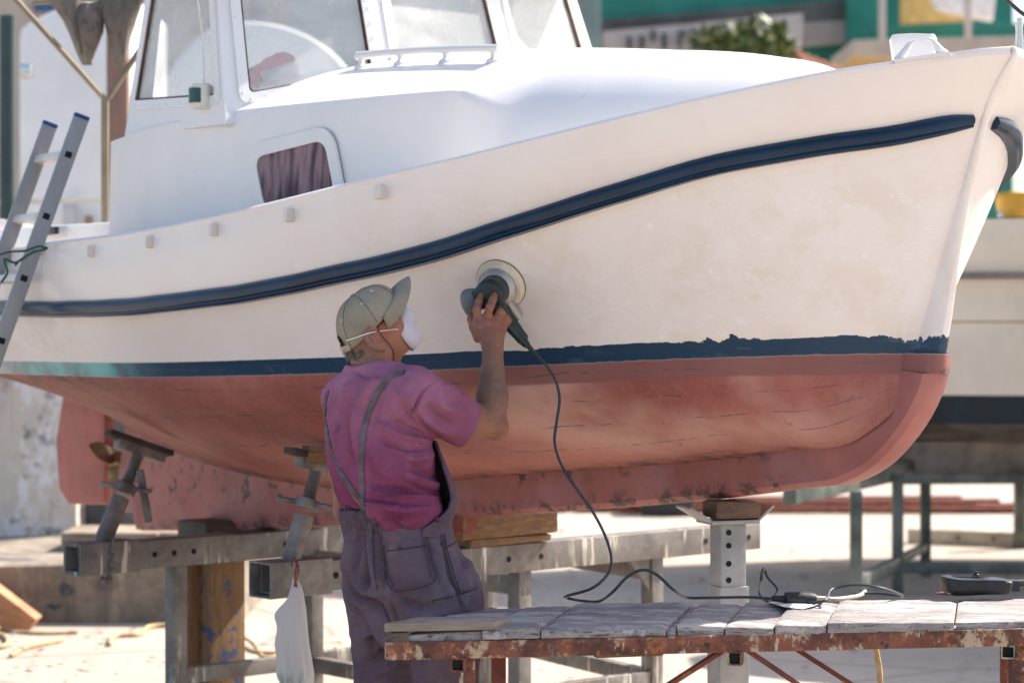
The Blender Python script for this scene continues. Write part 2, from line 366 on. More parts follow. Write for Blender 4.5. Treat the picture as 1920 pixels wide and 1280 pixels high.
def hull_rows(side):
    N = 110; u = np.linspace(0, 1, N); w = .35*u+.65*(.5-.5*np.cos(np.pi*u))
    rows, hg, st, rw = [], [], [], []
    tW = TWL+(5.88-TWL)*w; zW = z_wl(tW); bW = b_wl(tW); zC = z_cr(tW); bC = np.minimum(.055, bW)
    for k, s in enumerate(np.linspace(0, 1, 15)[:-1]):
        k_ = sstep(2.2, 4.6, tW); f = (1-(1-s)**1.55)*(1-k_)+(.55*s+.45*s*s)**.9*k_; g = s**1.28*(1-k_)+(.62*s+.38*s**.7)*k_
        b = bC+(bW-bC)*f; z = zC+(zW-zC)*g
        rows.append(BW(tW, side*b, z)); hg.append(z-zW); st.append(tW); rw.append(np.full(N, s))
    tR = TRL+(6.25-TRL)*w; tS = TSH+(6.3-TSH)*w
    zR = z_rl(tR); bR = b_rl(tR); zS = zs(tS); bS = b_sh(tS)
    for s in np.linspace(0, 1, 13)[:-1]:
        t = tW+(tR-tW)*s; ex = .52+.6*sstep(.1, 1.3, tW); b = bW+(bR-bW)*s**ex; z = zW+(zR-zW)*s
        rows.append(BW(t, side*b, z)); hg.append(z-zW); st.append(t); rw.append(np.full(N, 1.+s))
    for s in np.linspace(0, 1, 7):
        t = tR+(tS-tR)*s; b = bR+(bS-bR)*s+.012*math.sin(math.pi*s); z = zR+(zS-zR)*s
        rows.append(BW(t, side*b, z)); hg.append(z-zW); st.append(t); rw.append(np.full(N, 2.+s))
    return np.array(rows), np.array(hg), np.array(st), np.array(rw), (tW, tR, tS)
boat = thing('fishing_boat', 'small white fishing boat with blue rub rail and red bottom propped on steel trestles', 'boat', (*S0, 0.))
RowS, hg, st, rw, (tW, tR, tS) = hull_rows(-1); RowP = hull_rows(1)[0]
hb = MB(); hb.grid(RowS, True); hb.grid(RowP, False)
# bulwark top edge and inner face
NB = len(tS); bS = b_sh(tS); zS = zs(tS)
tI = tS+(tR-tS)*.6; bI = np.maximum(bS+(b_rl(tR)-bS)*.6-.055, 0); zI = zS+(z_rl(tR)-zS)*.6
dk = lambda t: np.minimum(z_sh(t), 2.345)-.20
for sgn, fl in ((-1, True), (1, False)):
    prof = [(0, 0), (.004, .012), (-.006, .022), (-.026, .024), (-.042, .014), (-.045, -.005)]
    G = [BW(tS, sgn*np.maximum(bS+db, .0), zS+dz) for db, dz in prof]
    G.append(BW(tI, sgn*bI, zI)); hb.grid(G, fl)
# rounded nose joining both sides along the stem
nose_h, nose_s, Gn = [], [], []
for i_ in range(14, len(RowS)):
    pS, pP = RowS[i_, 0], RowP[i_, 0]; mid_ = (pS+pP)/2; zq = mid_[2]
    bu = float(np.interp(zq, [1.5, 1.60, 1.75, 1.95, 2.2, 2.36], [.082, .072, .046, .020, .011, .010]))
    Gn.append([mid_+(pP-pS)*.5*f_+np.array([FW[0], FW[1], 0])*bu*g_ for f_, g_ in ((-1, 0), (-.98, .35), (-.86, .72), (-.5, .95), (0, 1), (.5, .95), (.86, .72), (.98, .35), (1, 0))])
    nose_h += [hg[i_, 0]]*9; nose_s += [0.]*9
hb.grid(np.array(Gn), False)
lastr = np.array(Gn[-1]); cen_ = lastr.mean(0)-np.array([FW[0], FW[1], 0])*.02; capr = [lastr, cen_+(lastr-cen_)*1.05+np.array([0, 0, .010]), cen_+(lastr-cen_)*.9+np.array([0, 0, .020]), cen_+(lastr-cen_)*.4+np.array([0, 0, .025])]
back_ = [cen_-np.array([FW[0], FW[1], 0])*.07+np.array([0, 0, .024])]
hb.grid(np.array(capr), False); hb.add(np.vstack([capr[-1], back_]), [tuple(range(10))])
nose_h += [.9]*(4*9+10); nose_s += [0.]*(4*9+10)
hull = mobj('hull', np.vstack(hb.V), hb.F, M['hull'], boat, 40)
nR = RowS.size//3
extra = len(hull.data.vertices)-2*nR-len(nose_h)
attr(hull, 'hgt', np.concatenate([hg.ravel(), hg.ravel(), np.full(extra, .9), nose_h]))
attr(hull, 'sta', np.concatenate([st.ravel(), st.ravel(), np.full(extra, 3.), nose_s]))
attr(hull, 'row', np.concatenate([rw.ravel(), rw.ravel(), np.full(extra, 3.), [1.5]*len(nose_h)]))
# deck
G = [BW(tI, bI*f, zI+.04*(1-f*f)) for f in np.linspace(-1, 1, 15)]
db_ = MB(); db_.grid(G); db_.build('deck', M['deck'], boat)
# keel and stem timber: profile plate with rounded leading edge
edge = [(-.262, 2.33), (-.20, 2.14), (-.125, 1.93), (-.052, 1.70), (-.005, 1.55)]
fe = fit([(1750, 720), (1712, 800), (1652, 870), (1590, 905)], lambda t: .02)
edge += [tuple(x) for x in fe[np.argsort(-fe[:, 1])]]
edge += [(t, float(z_kb(t))) for t in np.linspace(fe[:, 0].max()+.12, f_kb[-1, 0]-.05, 16)]
edge = np.array(edge)
inner = []
fin = [(.17, 1.45), (.25, 1.38), (.34, 1.32), (.43, 1.29)]; k5 = 0
for i_, (t, z) in enumerate(edge):
    if i_ < 5: inner.append((t+.12-.02*(z > 1.9), z))
    elif i_ < 9: inner.append(fin[i_-5])
    else: inner.append((t, float(z_cr(min(t, 5.8)))+.03))
inner = np.array(inner)
es = spline(edge, 4); ns = spline(inner, 4)
aft = np.array([(4.80, .775), (4.76, .86), (4.70, 1.03)])
kb = MB(); low = []
def krow(p, b): return BW(p[:, 0], b, p[:, 1])
mid = es+(ns-es)*.12
wk = .6+.4*sstep(0, 16, np.arange(len(es))-int(np.argmin(np.abs(es[:, 1]-1.40))))
G = [krow(ns, -.056*wk), krow(mid, -.052), krow(es+(ns-es)*.02, -.036), krow(es, 0), krow(es+(ns-es)*.02, .036), krow(mid, .052), krow(ns, .056*wk)]
kq = int(np.argmin(np.abs(es[:, 1]-1.465))); G = [g[kq:] for g in G]; kb.grid(G)
keel = mobj('keel', np.vstack(kb.V), kb.F, M['keel'], boat, 40)
dd = np.linalg.norm(ns-es, axis=1)[kq:]; attr(keel, 'sta', np.tile(es[kq:, 0], 7)); attr(keel, 'low', np.concatenate([dd*f for f in (1, .12, .02, 0, .02, .12, 1)]))
# white upper part of the stem is painted with the hull: cover strip above the waterline
k0 = int(np.argmin(np.abs(es[:, 1]-1.455)))
k1 = int(np.argmin(np.abs(es[:, 1]-1.525))); sb = MB(); e2, n2 = es[k1:k0+1], ns[k1:k0+1]
wq = 1-.62*sstep(1.62, 2.0, e2[:, 1]); sh2 = .016*sstep(1.6, 1.95, e2[:, 1])
G = [BW(n2[:, 0], -.034*wq, n2[:, 1]), BW((e2+(n2-e2)*.14)[:, 0], -.043*wq, e2[:, 1]), BW(e2[:, 0]+sh2-.003, -.034*wq, e2[:, 1]), BW(e2[:, 0]+sh2-.009*wq, 0, e2[:, 1]),
     BW(e2[:, 0]+sh2-.003, .034*wq, e2[:, 1]), BW((e2+(n2-e2)*.14)[:, 0], .043*wq, e2[:, 1]), BW(n2[:, 0], .034*wq, n2[:, 1])]
sb.grid(G); stem = mobj('stem', np.vstack(sb.V), sb.F, M['hull'], boat, 60)
nz = np.concatenate([n2[:, 1]]+[e2[:, 1]]*5+[n2[:, 1]])
attr(stem, 'hgt', nz-f_wl[0, 1]); attr(stem, 'sta', np.full(len(nz), .0)); attr(stem, 'row', np.full(len(nz), 1.5))
# aft deadwood
aw = MB(); pl = [(4.30, .80), (4.80, .775), (4.77, .86), (4.72, 1.05), (4.66, 1.26), (4.30, 1.22)]
aw.prism([BW(t, -.05, z) for t, z in pl], BW(0, .1, 0)-BW(0, 0, 0)); o = aw.build('deadwood', M['keel'], boat, .006); attr(o, 'low', np.full(len(o.data.vertices), .06)); attr(o, 'sta', np.full(len(o.data.vertices), 4.5))
# rub rails
for sgn in (-1, 1):
    tt = np.concatenate([np.linspace(f_rl[0, 0], .3, 26), np.linspace(.36, 6.2, 90)]); b = b_rl(tt); z = z_rl(tt)
    p = BW(tt, sgn*b, z); T = np.gradient(p, axis=0); T /= np.linalg.norm(T, axis=1)[:, None]
    nn = np.cross(T, (0, 0, 1)); nn /= np.linalg.norm(nn, axis=1)[:, None]
    nn *= np.sign((nn[:, :2]*(p[:, :2]-BW(tt, 0, z)[:, :2])).sum(1))[:, None]
    up = np.array([0, 0, 1.]); G = []
    wob = .0008*np.sin(tt*9)+.0006*np.sin(tt*21+1)
    for (o_, h_) in ((-.03, .026), (.010, .026), (.022, .021), (.030, .010), (.032, -.002), (.028, -.014), (.019, -.019), (.020, -.024), (.014, -.031), (-.02, -.032)):
        e = np.ones(len(tt)); e[:3] = (.62, .90, .98)
        G.append(p+nn*(o_*e[:, None])+up*((h_+wob)*e)[:, None])
    rb = MB(); rb.grid(G, sgn > 0); rb.add([g[0] for g in G], [tuple(range(len(G)))])
    rb.build('rub_rail', M['railblue'], boat, smooth=40)
# scupper hoods along the bulwark
for (x, y) in ((715, 361), (544, 404), (403, 431), (283, 454), (174, 471)):
    a = fit([(x, y)], b_sh)[0]; t, z = a; b = -float(b_sh(t)) - .004
    s = MB(); fwd = nrm(BW(t-.05, -float(b_sh(t-.05)), z)-BW(t, b, z)); out = nrm(np.cross(fwd, (0, 0, 1))); out *= np.sign(np.dot(out, BW(0, -1, 0)-BW(0, 0, 0)))
    c = BW(t, b, z); V = []
    q = [c-fwd*.022+np.array([0, 0, .020]), c+fwd*.020+np.array([0, 0, .020]), c+fwd*.020-np.array([0, 0, .020]), c-fwd*.022-np.array([0, 0, .020])]
    V = [v-out*.02 for v in q]+[q[0]+out*.004, q[1]+out*.030, q[2]+out*.030, q[3]+out*.004]
    s.add(V, [(0, 1, 2, 3), (4, 7, 6, 5), (0, 4, 5, 1), (1, 5, 6, 2), (2, 6, 7, 3), (3, 7, 4, 0)])
    s.build('scupper_hood', M['cream'], boat, .006)
# rudder, propeller, shaft
rd = MB(); rp = [(4.92, 1.30), (5.30, 1.36), (5.40, 1.06), (5.37, .84), (5.27, .78), (4.93, .80)]
rd.prism([BW(t, -.028, z) for t, z in rp], BW(0, .056, 0)-BW(0, 0, 0)); rud = rd.build('rudder', M['rudder'], boat, .02)
pr = MB(); hub = BW(4.84, 0, 1.0); ax = BW(1, 0, -.12)-BW(0, 0, 0); ax = nrm(ax)
pr.lathe(hub-ax*.05, ax, [(0, .03), (.03, .036), (.09, .03), (.13, .008)], 14)
uu = nrm(np.cross(ax, (0, 0, 1))); vv = np.cross(ax, uu)
for k in range(3):
    a0 = R(205)+k*2*math.pi/3; G = []
    for rr in np.linspace(.025, .155, 9):
        wd = .075*math.sin(math.pi*min(1, .22+.78*(rr-.025)/.13))**.7+.004; row = []
        for sgn in np.linspace(-1, 1, 7):
            aa = a0+sgn*wd/max(rr, .06)*.62; row.append(hub+rr*(uu*math.cos(aa)+vv*math.sin(aa))+ax*(sgn*wd*.42))
        G.append(row)
    pr.grid(G)
po = pr.build('propeller', M['bronze'], boat, smooth=50); sm = po.modifiers.new('t', 'SOLIDIFY'); sm.thickness = .008; sm.offset = 0

# ---------------------------------------------------------------- turtle-back cabin trunk
bt_f = hermite([.30, .38, .5, .7, .95, 1.27, 1.8, 2.4, 3.5], [.02, .22, .37, .51, .62, .715, .80, .865, .88])
zc_f = hermite([.30, .45, .7, 1.1, 1.5, 2.0, 2.6, 3.5], [2.26, 2.345, 2.405, 2.455, 2.495, 2.525, 2.53, 2.53])
ze_f = hermite([.3, 1.0, 1.27, 2.2, 3.5], [2.2, 2.29, 2.298, 2.305, 2.305])
tt = np.concatenate([np.linspace(.30, .6, 14), np.linspace(.63, 1.2, 16), np.linspace(1.22, 1.45, 10), np.linspace(1.5, 2.62, 16)])
va = np.linspace(-1, 1, 61); G = []
for t in tt:
    bt, zc, ze, zd = float(bt_f(t)), float(zc_f(t)), float(ze_f(t)), float(dk(t))-.04
    w = float(sstep(1.17, 1.36, t)); row = []
    for v in va:
        a = abs(v); sg = 1 if v > 0 else -1
        th = (1-a)*math.pi/2; n = 1.95+.5*float(sstep(.3, 1.2, t))
        b1 = bt*max(math.cos(th), 0)**(2/n); z1 = zd+(zc-zd)*max(math.sin(th), 0)**(2/n)
        if a > .62:
            q = (1-a)/.38; b2 = bt-.035*q; z2 = zd+(ze-zd)*q
        elif a > .56:
            q = (.62-a)/.06; b2 = bt-.035-.02*q*q-.012*q; z2 = ze+.02*(1-(1-q)**2)
        else:
            q = a/.56; b2 = (bt-.067)*q; z2 = ze+.02+(zc-ze-.02)*(1-q**2.2)
        row.append(BW(t, sg*(b1*(1-w)+b2*w), z1*(1-w)+z2*w))
    G.append(row)
G = [[BW(.29, 0, float(dk(.3))+.0)]*61]+G
tb = MB(); tb.grid(G); trunk = mobj('cabin_trunk', np.vstack(tb.V), tb.F, M['white'], boat, 38)

# ---------------------------------------------------------------- wheelhouse
def wallquad(name, C, holes, mat, parent, th=.03, inn=None):
    """C = 4 corners (bl, br, tr, tl); one hole given as uv quad; returns hole corners in 3-D"""
    C = np.array(C); 
    def uv(u, v): return (C[0]*(1-u)+C[1]*u)*(1-v)+(C[3]*(1-u)+C[2]*u)*v
    n = nrm(np.cross(C[1]-C[0], C[3]-C[0])); mb = MB()
    H = np.array([uv(*h) for h in holes])
    for i in range(4):
        j = (i+1) % 4; q = [C[i], C[j], H[j], H[i]]
        mb.prism(q, -n*th)
    mb.build(name, mat, parent, smooth=25); return H, n
def rounded(H, r, k=5):
    H = np.array(H); n = len(H); out = []
    for i in range(n):
        p, a, b = H[i], H[i-1], H[(i+1) % n]; d1 = nrm(a-p); d2 = nrm(b-p); rr = min(r, np.linalg.norm(a-p)*.45, np.linalg.norm(b-p)*.45)
        for s in np.linspace(0, 1, k):
            out.append((p+d1*rr)*(1-s)**2+2*p*s*(1-s)+(p+d2*rr)*s*s)
    return np.array(out)
def inset(H, d):
    c = H.mean(0); n = len(H); out = []
    nn = nrm(np.cross(H[1]-H[0], H[3]-H[0]))
    for i in range(n):
        e1 = nrm(H[i]-H[i-1]); e2 = nrm(H[(i+1) % n]-H[i]); n1 = np.cross(nn, e1); n2 = np.cross(nn, e2)
        bis = n1+n2; out.append(H[i]+bis/np.dot(bis, n1)*d)
    return np.array(out)
def ring(mb, A, B, off):                        # frame between loops A (outer) and B (inner), thickness off
    n = len(A); V = np.vstack([A+off, B+off, A, B])
    F = []
    for i in range(n):
        j = (i+1) % n
        F += [(i, j, n+j, n+i), (2*n+i, 2*n+j, j, i), (n+i, n+j, 3*n+j, 3*n+i)]
    mb.add(V, F)
def window(H, n, parent, fw=.03, rad=.03, proud=.008, sealcol='darkseal', rivet=.055, pane='glass'):
    wf = MB(); A = rounded(inset(H, -fw), rad+fw*.8); B = rounded(inset(H, .004), rad); ring(wf, A, B, n*proud)
    o = wf.build('window', M['white'], parent, .0, smooth=30)
    s = MB(); B2 = rounded(inset(H, .012), rad); ring(s, B+n*.002, B2-n*.004, -n*.012); s.build('seal', M[sealcol], o)
    g = MB(); k = len(B2); g.add(np.vstack([B2-n*.008, B2-n*.012]), [tuple(range(k)), tuple(range(2*k-1, k-1, -1))]); g.build('pane', M[pane], o, smooth=0)
    if rivet:
        rv = MB(); mid = inset(H, -fw*.55)
        for i in range(4):
            a, b = mid[i], mid[(i+1) % 4]; m = max(2, int(np.linalg.norm(b-a)/rivet))
            for q in range(m):
                c = a+(b-a)*(q+.5)/m+n*(proud-.001); rv.lathe(c, n, [(0, .0045), (.0025, .0038), (.004, .0015)], 6)
        r = rv.build('rivets', M['white'], o); r['kind'] = 'stuff'
    return o
ZB, ZT = 2.27, 3.02
base = [(3.13, -.875), (2.43, -.865), (2.255, -.29), (2.255, .29), (2.43, .865), (3.13, .875)]
def rk(t, b, z):                                # rake and tumblehome with height
    k = (z-ZB); t2 = t+(.34 if t < 2.8 else -.10)*k; b2 = b*(1-.125*k/.87); return BW(t2, b2, z)
def facet(i, zlo, zhi):
    (t0, b0), (t1, b1) = base[i], base[i+1]
    return [rk(t0, b0, zlo), rk(t1, b1, zlo), rk(t1, b1, zhi), rk(t0, b0, zhi)]
# starboard side wall, three fronts, port side wall (corner order: left, right as seen from outside)
H, n = wallquad('wheelhouse_side', facet(0, ZB, ZT), [(.055, .16), (.92, .13), (.90, .93), (.085, .93)], M['white'], boat); window(H, n, boat, .03, .012, .006, rivet=.045)
for i, ho in ((1, [(.14, .135), (.91, .265), (.90, .94), (.12, .94)]), (2, [(.09, .30), (.91, .30), (.90, .94), (.10, .94)]), (3, [(.09, .265), (.86, .135), (.88, .94), (.10, .94)])):
    H, n = wallquad('wheelhouse_front', facet(i, ZB, ZT), ho, M['white'], boat); window(H, n, boat, .032, .022, .008)
H, n = wallquad('wheelhouse_side', facet(4, ZB, ZT), [(.08, .13), (.945, .16), (.915, .93), (.10, .93)], M['white'], boat); window(H, n, boat, .03, .012, .006, rivet=.045)
# lower side walls (trunk height) with the step below the side windows, aft bulkhead posts, roof, dashboard
for sg in (-1, 1):
    lw = MB(); V = []
    tL = [1.36, 1.9, 2.50, 2.66, 2.78, 3.0, 3.22]
    o = np.array([0, 0, -.004, .002, .014, .016, .016])
    zt = [2.30, 2.305, 2.305, 2.300, 2.295, 2.28, 2.255]
    G = [[BW(t, sg*(float(bt_f(t))+.002+oo), float(dk(t))-.03) for t, oo in zip(tL, o)], [BW(t, sg*(float(bt_f(t))+tq+oo), z) for t, oo, z, tq in zip(tL, o, zt, (-.037, -.037, -.036, -.032, -.014, -.012, -.012))],
         [BW(t, sg*(float(bt_f(t))-.05), z+.016) for t, oo, z in zip(tL, o, zt)]]
    lw.grid([[g for g in r[2:]] for r in G], sg < 0)
    lw.build('lower_side', M['white'], boat, smooth=40)
ab = MB()
for sg in (-1, 1): ab.beam(BW(3.18, sg*.85, 1.75), rk(3.13, sg*.86, ZT), .05, .05, FW.tolist()+[0])
ab.beam(BW(3.2, -.84, 2.02), BW(3.2, .84, 2.02), .03, .50)
ab.build('aft_bulkhead', M['white'], boat, .006)
rf = MB(); G = []
for t in np.linspace(2.38, 3.25, 9):
    G.append([BW(t, b, ZT+.02+.07*(1-(b/.9)**2)) for b in np.linspace(-.86, .86, 13)])
rf.grid(G); ro = rf.build('wheelhouse_roof', M['white'], boat); sm = ro.modifiers.new('t', 'SOLIDIFY'); sm.thickness = .045
ds = MB(); q = [rk(t, b*.96, 2.375) for t, b in base[1:5]]; q = [p+np.array([-.03*FW[0], -.03*FW[1], 0]) for p in q]+[BW(2.85, .80, 2.375), BW(2.85, -.80, 2.375)]
ds.prism(q, (0, 0, -.03)); ds.build('dashboard', M['white'], boat)
wf = MB(); wf.beam(BW(2.60, -.66, 2.392), BW(2.46, -.10, 2.40), .05, .035); wf.beam(BW(2.46, -.1, 2.40), BW(2.45, .5, 2.40), .05, .035); wf.build('dash_mat', M['black'], boat, .01)
# grab rails on the cabin top
for sg, ta, tb_, bb in ((-1, 1.44, 2.25, .455), (1, 1.22, 2.1, .43)):
    def rz(t): 
        q = bb/(float(bt_f(t))-.067); return float(ze_f(t))+.02+(float(zc_f(t))-float(ze_f(t))-.02)*(1-q**2.2)
    g = MB(); pth = [BW(t, sg*bb, rz(t)+.040) for t in np.linspace(ta, tb_, 14)]; g.tube(pth, .0145, 10)
    gr = g.build('grab_rail', M['white'], boat)
    for f in (.04, .36, .68, .97):
        t = ta+(tb_-ta)*f; s = MB(); c = BW(t, sg*bb, rz(t))
        s.lathe(c-np.array([0, 0, .01]), (0, 0, 1), [(0, .026), (.014, .024), (.022, .011), (.042, .011)], 10); s.build('standoff', M['white'], gr)
# navigation light on the starboard corner post
nl = MB(); c = rk(2.55, -.885, 2.365)
nl.lathe(c+np.array([0, 0, -.035]), (0, 0, 1), [(0, .030), (.01, .036), (.075, .036), (.085, .028)], 14); lb = nl.build('navigation_light', M['cream'], boat, smooth=40)
gl = MB(); gl.lathe(c+np.array([-.012, -.010, -.016]), (0, 0, 1), [(0, .030), (.05, .030)], 14); gl.build('lens', M['greenlens'], lb)
nw = MB(); nw.tube([c+np.array([.01, .0, .05]), c+np.array([.005, .01, .2]), c+np.array([-.03, .02, .45])], .003, 6); nw.build('wire', M['cream'], lb)
# cabin porthole with curtain on the starboard side
def side(t, z): 
    q = (z-1.7)/(2.3-1.7); return BW(t, -(float(bt_f(t))-.035*q)-.002, z)
def sidefit(x, y):
    lo, hi = .5, 4.
    for _ in range(40):
        m = (lo+hi)/2; p = side(m, 2.1)
        if 960+FPX*p[0]/p[1] > x: lo = m
        else: hi = m
    return lo, CAMH-(y-HZ)/FPX*side(lo, 2.1)[1]
hq = [sidefit(*q) for q in ((505, 393), (636, 366), (611, 263), (482, 296))]
pw = MB(); H = np.array([side(*q) for q in hq]); n = nrm(np.cross(H[1]-H[0], H[3]-H[0]))
A = rounded(inset(H, -.045)+n*.004, .085, 8); B = rounded(H+n*.004, .05, 8); ring(pw, A, B, n*.010); po = pw.build('porthole', M['white'], boat)
rv = MB(); A9 = rounded(inset(H, -.034)+n*.012, .075, 8)
for q_ in range(0, len(A9), 2): rv.lathe(A9[q_], n, [(0, .004), (.002, .0035), (.0035, .0012)], 6)
rv.build('rivets', M['white'], po)['kind'] = 'stuff'
s = MB(); B2 = rounded(inset(H, .012)+n*.004, .05, 8); ring(s, B+n*.006, B2-n*.0, n*-.012); s.build('seal', M['cream'], po)
Gc = []
for v in np.linspace(-.02, 1.02, 3):
    Gc.append([(H[0]*(1-u)+H[1]*u)*(1-v)+(H[3]*(1-u)+H[2]*u)*v+n*(.006+.0025*math.sin(u*42)+.0015*math.sin(u*17+v*2)) for u in np.linspace(.0, 1.0, 70)])
cu = MB(); cu.grid(Gc); cu.build('curtain', M['curtain'], po, smooth=60)
# samson post and bow chock
c0 = BW(.10, -.02, 2.10); fx = np.array([FW[0], FW[1], 0]); px_ = np.array([PO[0], PO[1], 0]); vx = np.array([1., 0, 0]); vy = np.array([0, 1., 0])
sp = MB(); c0 = P(1712, 130, 6.95); G = []
for (z, hw, hd) in ((-.12, .050, .03), (.0, .056, .032), (.06, .064, .036), (.085, .067, .037), (.098, .060, .033), (.100, .03, .02)):
    G.append([c0+vx*(hw*math.copysign(abs(math.cos(a))**.5, math.cos(a)))+vy*(hd*math.copysign(abs(math.sin(a))**.5, math.sin(a)))+np.array([0, 0, z]) for a in np.linspace(0, 2*math.pi, 33)[:-1]])
sp.grid(G, closed=True); sp.add(G[-1], [tuple(range(32))]); sp.build('samson_post', M['white'], boat, smooth=35)
tc = float(fit([(1716, 120)], b_sh)[0][0]); ch = MB()
fo = nrm(BW(tc-.06, -float(b_sh(tc-.06)), zs(tc-.06))-BW(tc+.06, -float(b_sh(tc+.06)), zs(tc+.06))); cc = BW(tc, -float(b_sh(tc))+.022, zs(tc)+.022)
ch.beam(cc-fo*.075, cc+fo*.075, .045, .010)
for sg in (-1, 1):
    pth = [cc+fo*sg*.066+np.array([0, 0, .0]), cc+fo*sg*.052+np.array([0, 0, .012]), cc+fo*sg*.040+np.array([0, 0, .028]), cc+fo*sg*.030+np.array([0, 0, .042]), cc+fo*sg*.016+np.array([0, 0, .049])]
    ch.tube(spline(pth, 5), np.interp(np.linspace(0, 1, 21), [0, .4, 1], [.012, .011, .004]), 8)
ch.build('bow_chock', M['steel'] if False else M['white'], boat, smooth=50)
# stern gear visible over the rail: cockpit coaming, vent, awning frame
cm = MB()
for sg in (-1, 1): cm.beam(BW(3.24, sg*.80, 1.86), BW(4.9, sg*.62, 1.88), .04, .22)
cm.build('coaming', M['white'], boat, .01)
vg = MB(); pA = BW(3.82, -.80, 1.955); pB = BW(4.08, -.765, 1.955); vg.beam(pA, pB, .02, .03); vg.build('air_vent', M['black'], boat, .006)

# staff with lashings at the stem head
sf = MB(); sf.tube([P(1914, 104, 6.74), P(1912, 34, 6.74)], .008, 8); stf = sf.build('bow_staff', M['steel'], boat)
sf = MB(); sf.tube(spline([P(1912, 40, 6.73), P(1905, 46, 6.73), P(1906, 60, 6.73), P(1904, 98, 6.73)], 5), .003, 6); sf.build('lashing', M['cream'], stf)
sf = MB(); sf.tube([P(1880, -6, 6.74), P(1912, 22, 6.74), P(1930, 34, 6.74)], .006, 8); sf.build('stay', M['black'], stf)
# ================================================================ ground, walls, background
def m_ground():
    t = NT('dusty_concrete'); n = t.noise(.55, 6, .6); f = t.noise(5, 6, .7); g = t.noise(60, 4, .7)
    c = t.mix(t.ramp(n, .3, .7), (.36, .305, .255), (.44, .385, .33))
    c = t.mix(t.math('MULTIPLY', t.ramp(f, .42, .66), .5), c, (.36, .315, .265))
    st = t.ramp(t.noise(1.3, 6, .75, t.map((1, .35, 1))), .55, .66)
    c = t.mix(t.math('MULTIPLY', st, .5), c, (.27, .215, .17)); rdn = t.ramp(t.noise(2.1, 6, .75, t.map((1, .5, 1), loc=(5, 3, 0))), .60, .68); c = t.mix(t.math('MULTIPLY', rdn, .4), c, (.33, .17, .125))
    sp = t.ramp(t.vor(2.6), .10, .05); c = t.mix(t.math('MULTIPLY', sp, t.ramp(t.noise(.9), .5, .6)), c, (.2, .16, .13))
    c = t.mix(t.math('MULTIPLY', t.ramp(g, .5, .8), .3), c, (.50, .455, .40))
    cr = t.ramp(t.vor(.33, t.map((1, 1, 1)), 'DISTANCE_TO_EDGE'), .006, .002)
    c = t.mix(t.math('MULTIPLY', cr, .6), c, (.2, .17, .14))
    t.set('Base Color', c); t.set('Roughness', .9); t.bump(t.math('ADD', t.math('MULTIPLY', f, .5), t.math('MULTIPLY', g, .12)), .5, .02); return t.m
M['ground'] = m_ground()
gx = np.linspace(-1, 1, 41); gx = np.sign(gx)*np.abs(gx)**2.2*400; gy = np.concatenate([np.linspace(-30, 40, 36), np.linspace(60, 900, 12)])
G = [[(x, y, .012*math.sin(x*.9+y*.7)*(abs(x) < 25 and 0 < y < 40)) for y in gy] for x in gx]
gb = MB(); gb.grid(G); g_ = gb.build('ground', M['ground'], smooth=60); tag(g_, kind='structure', label='pale dusty concrete boatyard ground')
def m_peel(name, a, b, c, dark=.0):
    t = NT(name); n = t.noise(1.9, 6, .72); n2 = t.noise(4.2, 6, .75, t.map((1, 1, .45)))
    col = t.mix(t.ramp(n, .44, .56), a, b); col = t.mix(t.ramp(n2, .52, .60), col, c)
    st = t.ramp(t.noise(11, 4, .6, t.map((1, 1, .06))), .52, .68); col = t.mix(t.math('MULTIPLY', st, .6), col, (.10, .085, .07))
    sp = t.ramp(t.noise(2.4, 5, .7, t.map((1, 1, .7), loc=(3, 1, 7))), .60, .68); col = t.mix(t.math('MULTIPLY', sp, .6), col, (.36, .15, .09))
    sq = t.ramp(t.noise(2.6, 5, .7, t.map((1, 1, 1), loc=(9, 4, 2))), .56, .62); col = t.mix(t.math('MULTIPLY', sq, .6+dark), col, (.035, .055, .08))
    sw = t.ramp(t.noise(3.3, 5, .7, t.map((1, 1, .6), loc=(1, 8, 5))), .62, .66); col = t.mix(t.math('MULTIPLY', sw, .7), col, (.20, .27, .25))
    t.set('Base Color', col); t.set('Roughness', .9); t.bump(n2, .4, .02); return t.m
M['quay'] = m_peel('stained_concrete', (.17, .14, .11), (.25, .21, .165), (.33, .27, .21), .3)
M['peel'] = m_peel('peeling_wall_paint', (.56, .50, .44), (.66, .62, .58), (.70, .68, .68))
M['slab'] = plain('old_timber_slab', (.30, .235, .175), .85, 0, .3, 5, .4, 14, stretch=(1, 1, 6))
# stepped quay edge on the left, end at right near the timber prop
def wall(name, label, cat, x0, x1, y, z0, z1, th, mat, bev=.02, yaw=0):
    c = np.array([(x0+x1)/2, y+th/2, (z0+z1)/2]); a = (math.cos(yaw), math.sin(yaw), 0); b = (-math.sin(yaw), math.cos(yaw), 0)
    m = MB(); n = max(2, int((x1-x0)/.35)); G = []
    prof = [(-.5, 0), (-.5, .48), (-.485, .5), (.485, .5), (.5, .48), (.5, 0)]
    for k in np.linspace(-.5, .5, n):
        G.append([c+np.array(a)*k*(x1-x0)+np.array(b)*p*th+np.array([0, 0, (q-.0)*2*(z1-z0)-(z1-z0)/2+(.012*math.sin(k*37)+.008*math.sin(k*91) if q > .3 else 0)]) for p, q in prof])
    m.grid(G); m.add(G[0], [tuple(range(6))]); m.add(G[-1], [tuple(range(6))])
    return tag(m.build(name, mat, smooth=40, base=(c[0], c[1], z0)), label, cat)
wall('quay_step', 'low stained concrete step with paint marks behind the rudder', 'step', -4.5, -1.44, 12.85, 0, .305, 3.4, M['quay'])
